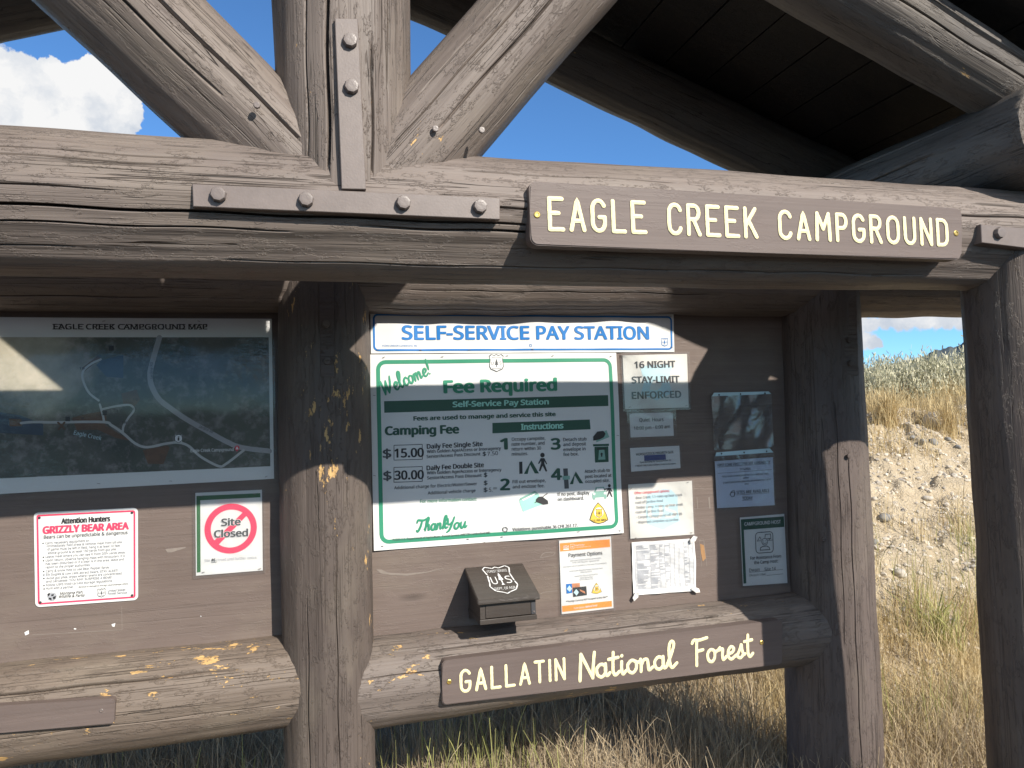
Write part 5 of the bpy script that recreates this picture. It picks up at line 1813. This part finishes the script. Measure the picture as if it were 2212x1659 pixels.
th_ = np.radians(np.linspace(5, 80, 500))
rr_ = np.linspace(480, 1040, 30)
TH, RR = np.meshgrid(th_, rr_, indexing='ij')
X, Y = RR * np.sin(TH), RR * np.cos(TH)
V = np.stack([X, Y, hill_z(X, Y)], -1).reshape(-1, 3)
ids = np.arange(X.size).reshape(X.shape)
F = np.stack([ids[:-1, :-1].ravel(), ids[:-1, 1:].ravel(), ids[1:, 1:].ravel(), ids[1:, :-1].ravel()], 1)
hl = mesh_obj('hills', V.tolist(), F.tolist(), 'hazed_forest', None, None, None, None, True)
tag(hl, 'distant haze-tinted forested ridge', kind='structure')

# ------------------------------------------------------------------ vegetation
RS_ = np.random.RandomState(12)


def blades(name, X, Y, H, mat, lean=0.35, width=0.0035, segs=4, label=None, kind='stuff', head=0.0, parent=None, tint=None, wind=(0.0, 0.0), zoff=0.0):
    n = len(X)
    Z0 = ground_z(X, Y) - 0.01 + zoff
    az = RS_.uniform(0, 2 * PI, n)
    ln = RS_.uniform(0.05, 1, n) * lean
    fx, fy = np.cos(az), np.sin(az)
    pa = RS_.uniform(0, 2 * PI, n)
    wx, wy = np.cos(pa), np.sin(pa)
    k = np.arange(segs + 1) / segs
    bend = (k ** 1.8)[None] * (ln * H)[:, None]
    cx = X[:, None] + bend * fx[:, None] + (k ** 2)[None] * wind[0] * H[:, None]
    cy = Y[:, None] + bend * fy[:, None] + (k ** 2)[None] * wind[1] * H[:, None]
    cz = Z0[:, None] + H[:, None] * (k[None] * (1 - 0.25 * (ln / max(lean, 1e-3))[:, None] * k[None]))
    w = (width * RS_.uniform(0.6, 1.3, n))[:, None] * (1 - 0.85 * k[None])
    if head:
        w = w + head * np.exp(-((k[None] - 0.86) / 0.12) ** 2) * (RS_.rand(n) < 0.6)[:, None]
    L = np.stack([cx - w * wx[:, None], cy - w * wy[:, None], cz], -1)
    Rr = np.stack([cx + w * wx[:, None], cy + w * wy[:, None], cz], -1)
    V = np.stack([L, Rr], 2).reshape(-1, 3)
    base = (np.arange(n) * 2 * (segs + 1))[:, None]
    s = np.arange(segs)[None] * 2
    F = np.stack([base + s, base + s + 1, base + s + 3, base + s + 2], -1).reshape(-1, 4)
    me = bpy.data.meshes.new(name)
    me.vertices.add(len(V))
    me.vertices.foreach_set('co', V.ravel())
    me.loops.add(F.size)
    me.loops.foreach_set('vertex_index', F.ravel().astype(np.int32))
    me.polygons.add(len(F))
    me.polygons.foreach_set('loop_start', np.arange(len(F), dtype=np.int32) * 4)
    me.update(calc_edges=True)
    me.validate()
    at = me.attributes.new('tint', 'FLOAT', 'POINT')
    t = RS_.rand(n) if tint is None else tint
    at.data.foreach_set('value', np.repeat(t, 2 * (segs + 1)).astype(np.float32))
    me.materials.append(MATS[mat])
    o = bpy.data.objects.new(name, me)
    COL.objects.link(o)
    if parent:
        o.parent = parent
        o.location = -origin(parent)
    if kind:
        tag(o, label, kind=kind)
    return o


def clumped(n, x0, x1, y0, y1, clumps, spread):
    cx, cy = RS_.uniform(x0, x1, clumps), RS_.uniform(y0, y1, clumps)
    i = RS_.randint(0, clumps, n)
    return cx[i] + RS_.normal(0, spread, n), cy[i] + RS_.normal(0, spread, n)


# dry weeds around the foot of the kiosk
X, Y = clumped(26000, -2.6, 3.2, 2.5, 4.3, 520, 0.08)
blades('dry_grass', X, Y, RS_.uniform(0.06, 0.26, len(X)), 'straw_grey', 0.8, 0.0022, 3, 'matted dry cheatgrass around the kiosk foot', head=0.002)
X, Y = clumped(5000, -2.6, 2.2, 3.05, 4.4, 160, 0.06)
blades('dry_grass', X, Y, RS_.uniform(0.16, 0.40, len(X)), 'straw_grey', 0.7, 0.0022, 4, 'taller dry grass stalks behind the kiosk', head=0.002)
X, Y = clumped(190, 0.3, 1.0, 2.8, 3.3, 22, 0.07)
blades('green_grass', X, Y, RS_.uniform(0.2, 0.5, len(X)), 'green_grass', 0.25, 0.0024, 4, 'yellow-green grass stems beside the middle post', head=0.0022)
X, Y = clumped(120, -0.9, 0.0, 2.85, 3.3, 20, 0.06)
blades('green_grass', X, Y, RS_.uniform(0.2, 0.42, len(X)), 'green_grass', 0.25, 0.0024, 4, 'green grass stems under the left ledge log', head=0.0022)
X, Y = clumped(9000, -2.6, 5.0, 2.6, 4.3, 300, 0.10)
blades('dry_grass', X, Y, RS_.uniform(0.03, 0.09, len(X)), 'straw', 3.2, 0.0019, 3, 'flattened straw litter on the ground')
# dry and green grass at the foot of the bank, right
X, Y = clumped(13000, 2.1, 4.6, 2.7, 4.05, 300, 0.08)
blades('dry_grass', X, Y, RS_.uniform(0.05, 0.24, len(X)), 'straw', 0.9, 0.0021, 3, 'bleached dry grass at the foot of the bank', head=0.002)
X, Y = clumped(1500, 2.5, 5.6, 3.6, 5.0, 44, 0.06)
blades('dry_grass', X, Y, RS_.uniform(0.15, 0.4, len(X)), 'straw', 0.5, 0.0022, 4, 'scattered dry grass tufts on the lower bank', head=0.0015)
X, Y = clumped(800, 2.6, 5.0, 3.0, 4.7, 26, 0.08)
blades('green_grass', X, Y, RS_.uniform(0.15, 0.42, len(X)), 'green_grass', 0.4, 0.0024, 4, 'sparse green grass on the lower bank')
# grass on the crest
X, Y = clumped(15000, 3.2, 12.0, 6.3, 8.4, 380, 0.10)
blades('dry_grass', X, Y, RS_.uniform(0.12, 0.34, len(X)), 'straw', 0.55, 0.003, 4, 'golden dry grass along the crest of the bank', head=0.003)
X, Y = clumped(1300, 3.2, 10.0, 5.8, 6.5, 34, 0.07)
blades('dry_grass', X, Y, RS_.uniform(0.12, 0.32, len(X)), 'straw', 0.7, 0.003, 3, 'thin dry grass hanging over the bank edge')


def tuft(px, py, y, hgt, n, label, mat='straw'):
    p = survey(px, py, y)
    # walk along the sight line until it meets the ground
    d = survey_dir(px, py)
    t = 2.0
    while t < 20 and EYE + d[2] * t > ground_z(d[0] * t, d[1] * t):
        t += 0.02
    x, yy = d[0] * t, d[1] * t
    X = x + RS_.normal(0, 0.05, n)
    Y = yy + RS_.normal(0, 0.05, n)
    o = blades('grass_tuft', X, Y, RS_.uniform(hgt * .5, hgt, n), mat, 0.5, 0.003, 5, None, kind=None, head=0.003)
    tag(o, label, 'grass tuft', 'grass tufts on the bank')
    return o


tuft(1920, 915, 5, 0.42, 420, 'tall orange-gold grass tuft standing alone on the bare gravel slope')
tuft(2045, 930, 5, 0.36, 320, 'pale grass tuft on the slope next to the far right post')
tuft(2035, 1400, 4, 0.40, 110, 'green-tinged grass tuft low on the bank by the far right post', 'green_grass')


# sagebrush
def sagebrush(px, y, size, label):
    d = survey_dir(px, 820)
    t = y / d[1]
    x = d[0] * t
    z = float(ground_z(x, y))
    root = tag(empty('sagebrush', (x, y, z)), label, 'shrub', 'sagebrush along the bank crest')
    rs = np.random.RandomState(int(px))
    V, F, T = [], [], []
    nb = 46
    for b in range(nb):
        a, e = rs.uniform(0, 2 * PI), rs.uniform(0.15, 1.45)
        R = size * rs.uniform(0.55, 1.0)
        c = np.array([R * math.cos(e) * math.cos(a) * 1.15, R * math.cos(e) * math.sin(a) * 1.15, R * math.sin(e) * 0.8 + 0.05])
        shade = rs.uniform(0.1, 1)
        for l in range(60):
            off = rs.normal(0, 1, 3) * size * np.array([.10, .10, .15])
            q = c + off
            u = rs.normal(0, 1, 3) * 0.35 + np.array([0, 0, 1.0])
            u = u / np.linalg.norm(u)
            s = np.cross(u, rs.normal(0, 1, 3))
            s = s / np.linalg.norm(s)
            ll, ww = size * rs.uniform(.05, .10), size * rs.uniform(.008, .016)
            k = len(V)
            V += [q - s * ww, q + s * ww, q + u * ll + s * ww * .6, q + u * ll - s * ww * .6]
            F.append([k, k + 1, k + 2, k + 3])
            T += [np.clip(shade + rs.uniform(-.25, .25), 0, 1)] * 4
    o = mesh_obj('foliage', V, F, 'sage_leaf', root, root.location)
    at = o.data.attributes.new('tint', 'FLOAT', 'POINT')
    at.data.foreach_set('value', np.array(T, np.float32))
    bm = bmesh.new()
    for k in range(9):
        a = rs.uniform(0, 2 * PI)
        tip = Vector((size * .6 * math.cos(a), size * .6 * math.sin(a), size * rs.uniform(.4, .7)))
        mt = Matrix.Translation(tip / 2) @ tip.to_track_quat('Z', 'Y').to_matrix().to_4x4()
        bmesh.ops.create_cone(bm, segments=6, radius1=0.014, radius2=0.005, depth=tip.length, matrix=mt)
    bm_obj('stems', bm, 'twig', root, root.location)


for px, y, s, lb in ((1868, 8.6, .60, 'pale sagebrush at the left edge of the crest view beside the right post'),
                     (1905, 7.9, .50, 'low silvery sagebrush just right of the right post'),
                     (1945, 8.8, .66, 'rounded pale green sagebrush in the left half of the crest'),
                     (1990, 8.0, .54, 'small pale sagebrush in the middle of the crest'),
                     (2035, 8.5, .62, 'dense silvery sagebrush right of the crest middle'),
                     (2075, 8.0, .68, 'tallest sagebrush on the crest against the far right post'),
                     (2130, 8.4, .66, 'sagebrush on the crest mostly hidden by the far right post'),
                     (1800, 8.8, .62, 'sagebrush on the crest hidden behind the right post')):
    sagebrush(px, y, s, lb)


# stones
def ico(sub):
    bm = bmesh.new()
    bmesh.ops.create_icosphere(bm, subdivisions=sub, radius=1)
    v = np.array([tuple(q.co) for q in bm.verts])
    for i, q in enumerate(bm.verts):
        q.index = i
    f = np.array([[q.index for q in fc.verts] for fc in bm.faces])
    bm.free()
    return v, f


IV, IF = ico(1)


def pebbles(name, n, x0, x1, y0, y1, smin, smax, label):
    X, Y = RS_.uniform(x0, x1, n), RS_.uniform(y0, y1, n)
    s = smin + (smax - smin) * RS_.rand(n) ** 3.5
    Z = ground_z(X, Y)
    A = RS_.uniform(0, 2 * PI, n)
    sc = RS_.uniform(0.6, 1.25, (n, 3)) * s[:, None] * np.array([1, 1, .7])
    jit = 1 + RS_.uniform(-.22, .22, (n, len(IV), 1))
    P = IV[None] * jit * sc[:, None]
    c, sn = np.cos(A)[:, None], np.sin(A)[:, None]
    P = np.stack([P[..., 0] * c - P[..., 1] * sn, P[..., 0] * sn + P[..., 1] * c, P[..., 2]], -1) + np.stack([X, Y, Z + s * .15], -1)[:, None]
    F = IF[None] + (np.arange(n) * len(IV))[:, None, None]
    o = mesh_obj(name, P.reshape(-1, 3).tolist(), F.reshape(-1, 3).tolist(), 'stone')
    at = o.data.attributes.new('tint', 'FLOAT', 'POINT')
    at.data.foreach_set('value', np.repeat(np.clip(RS_.normal(.80, .20, n), 0, 1), len(IV)).astype(np.float32))
    tag(o, label, kind='stuff')


pebbles('gravel', 12000, 2.2, 8.2, 3.5, 6.9, 0.004, 0.030, 'pale gravel and small stones scattered over the cut bank')


def rock(px, py, w, mat, label):
    d = survey_dir(px, py)
    t = 2.5
    while t < 20 and EYE + d[2] * t > ground_z(d[0] * t, d[1] * t):
        t += 0.01
    p = np.array([d[0] * t, d[1] * t, ground_z(d[0] * t, d[1] * t)])
    s = w / FOC * t / 2
    v, f = ico(3)
    rs = np.random.RandomState(int(px + py))
    wv = [rs.normal(0, 1.6, 3) for _ in range(6)]
    ph = rs.uniform(0, 6, 6)
    r = 1 + 0.10 * sum(np.sin(v @ a + b) for a, b in zip(wv, ph))
    r = r + 0.10 * np.round(1.5 * np.sin(v @ wv[0] * 1.3 + 1)) / 1.5 * .6
    q = v * r[:, None] * s * np.array([1, .9, .66])
    o = mesh_obj('rock', q.tolist(), f.tolist(), mat, None, p + np.array([0, 0, s * (.45 if w > 30 else .2)]), None, None, True)
    tag(o, label, 'rock', 'rocks on the cut bank')


for a in ((2020, 921, 42, 'rock_pale', 'largest pale rock on the upper bank, by the far right post'),
          (1993, 958, 19, 'rock_grey', 'dark flat stone just below the largest pale rock'),
          (2018, 958, 16, 'rock_grey', 'round grey stone right below the largest pale rock'),
          (2048, 950, 11, 'rock_grey', 'tiny dark stone between the pale rock and the far right post'),
          (1971, 946, 14, 'rock_grey', 'small dark stone left of the largest pale rock'),
          (1879, 953, 11, 'rock_grey', 'small dark stone close to the right post on the upper slope'),
          (2070, 968, 11, 'rock_grey', 'small dark stone touching the far right post in view'),
          (2005, 1080, 19, 'rock_pale', 'pale stone alone in the middle of the gravel slope'),
          (1891, 1080, 13, 'rock_pale', 'small pale stone beside the right post halfway up the slope'),
          (1888, 1173, 20, 'rock_grey', 'blue-grey stone beside the right post halfway down the bank'),
          (1908, 1123, 24, 'rock_grey', 'pointed grey stone near the right post above the blue-grey stone'),
          (1976, 1128, 19, 'rock_pale', 'brownish pale stone in the lower middle of the gravel slope'),
          (1945, 1243, 22, 'rock_pale', 'pale stone at the lower edge of the gravel slope'),
          (1953, 1319, 16, 'rock_grey', 'dark grey stone where the dry grass starts')):
    rock(*a)
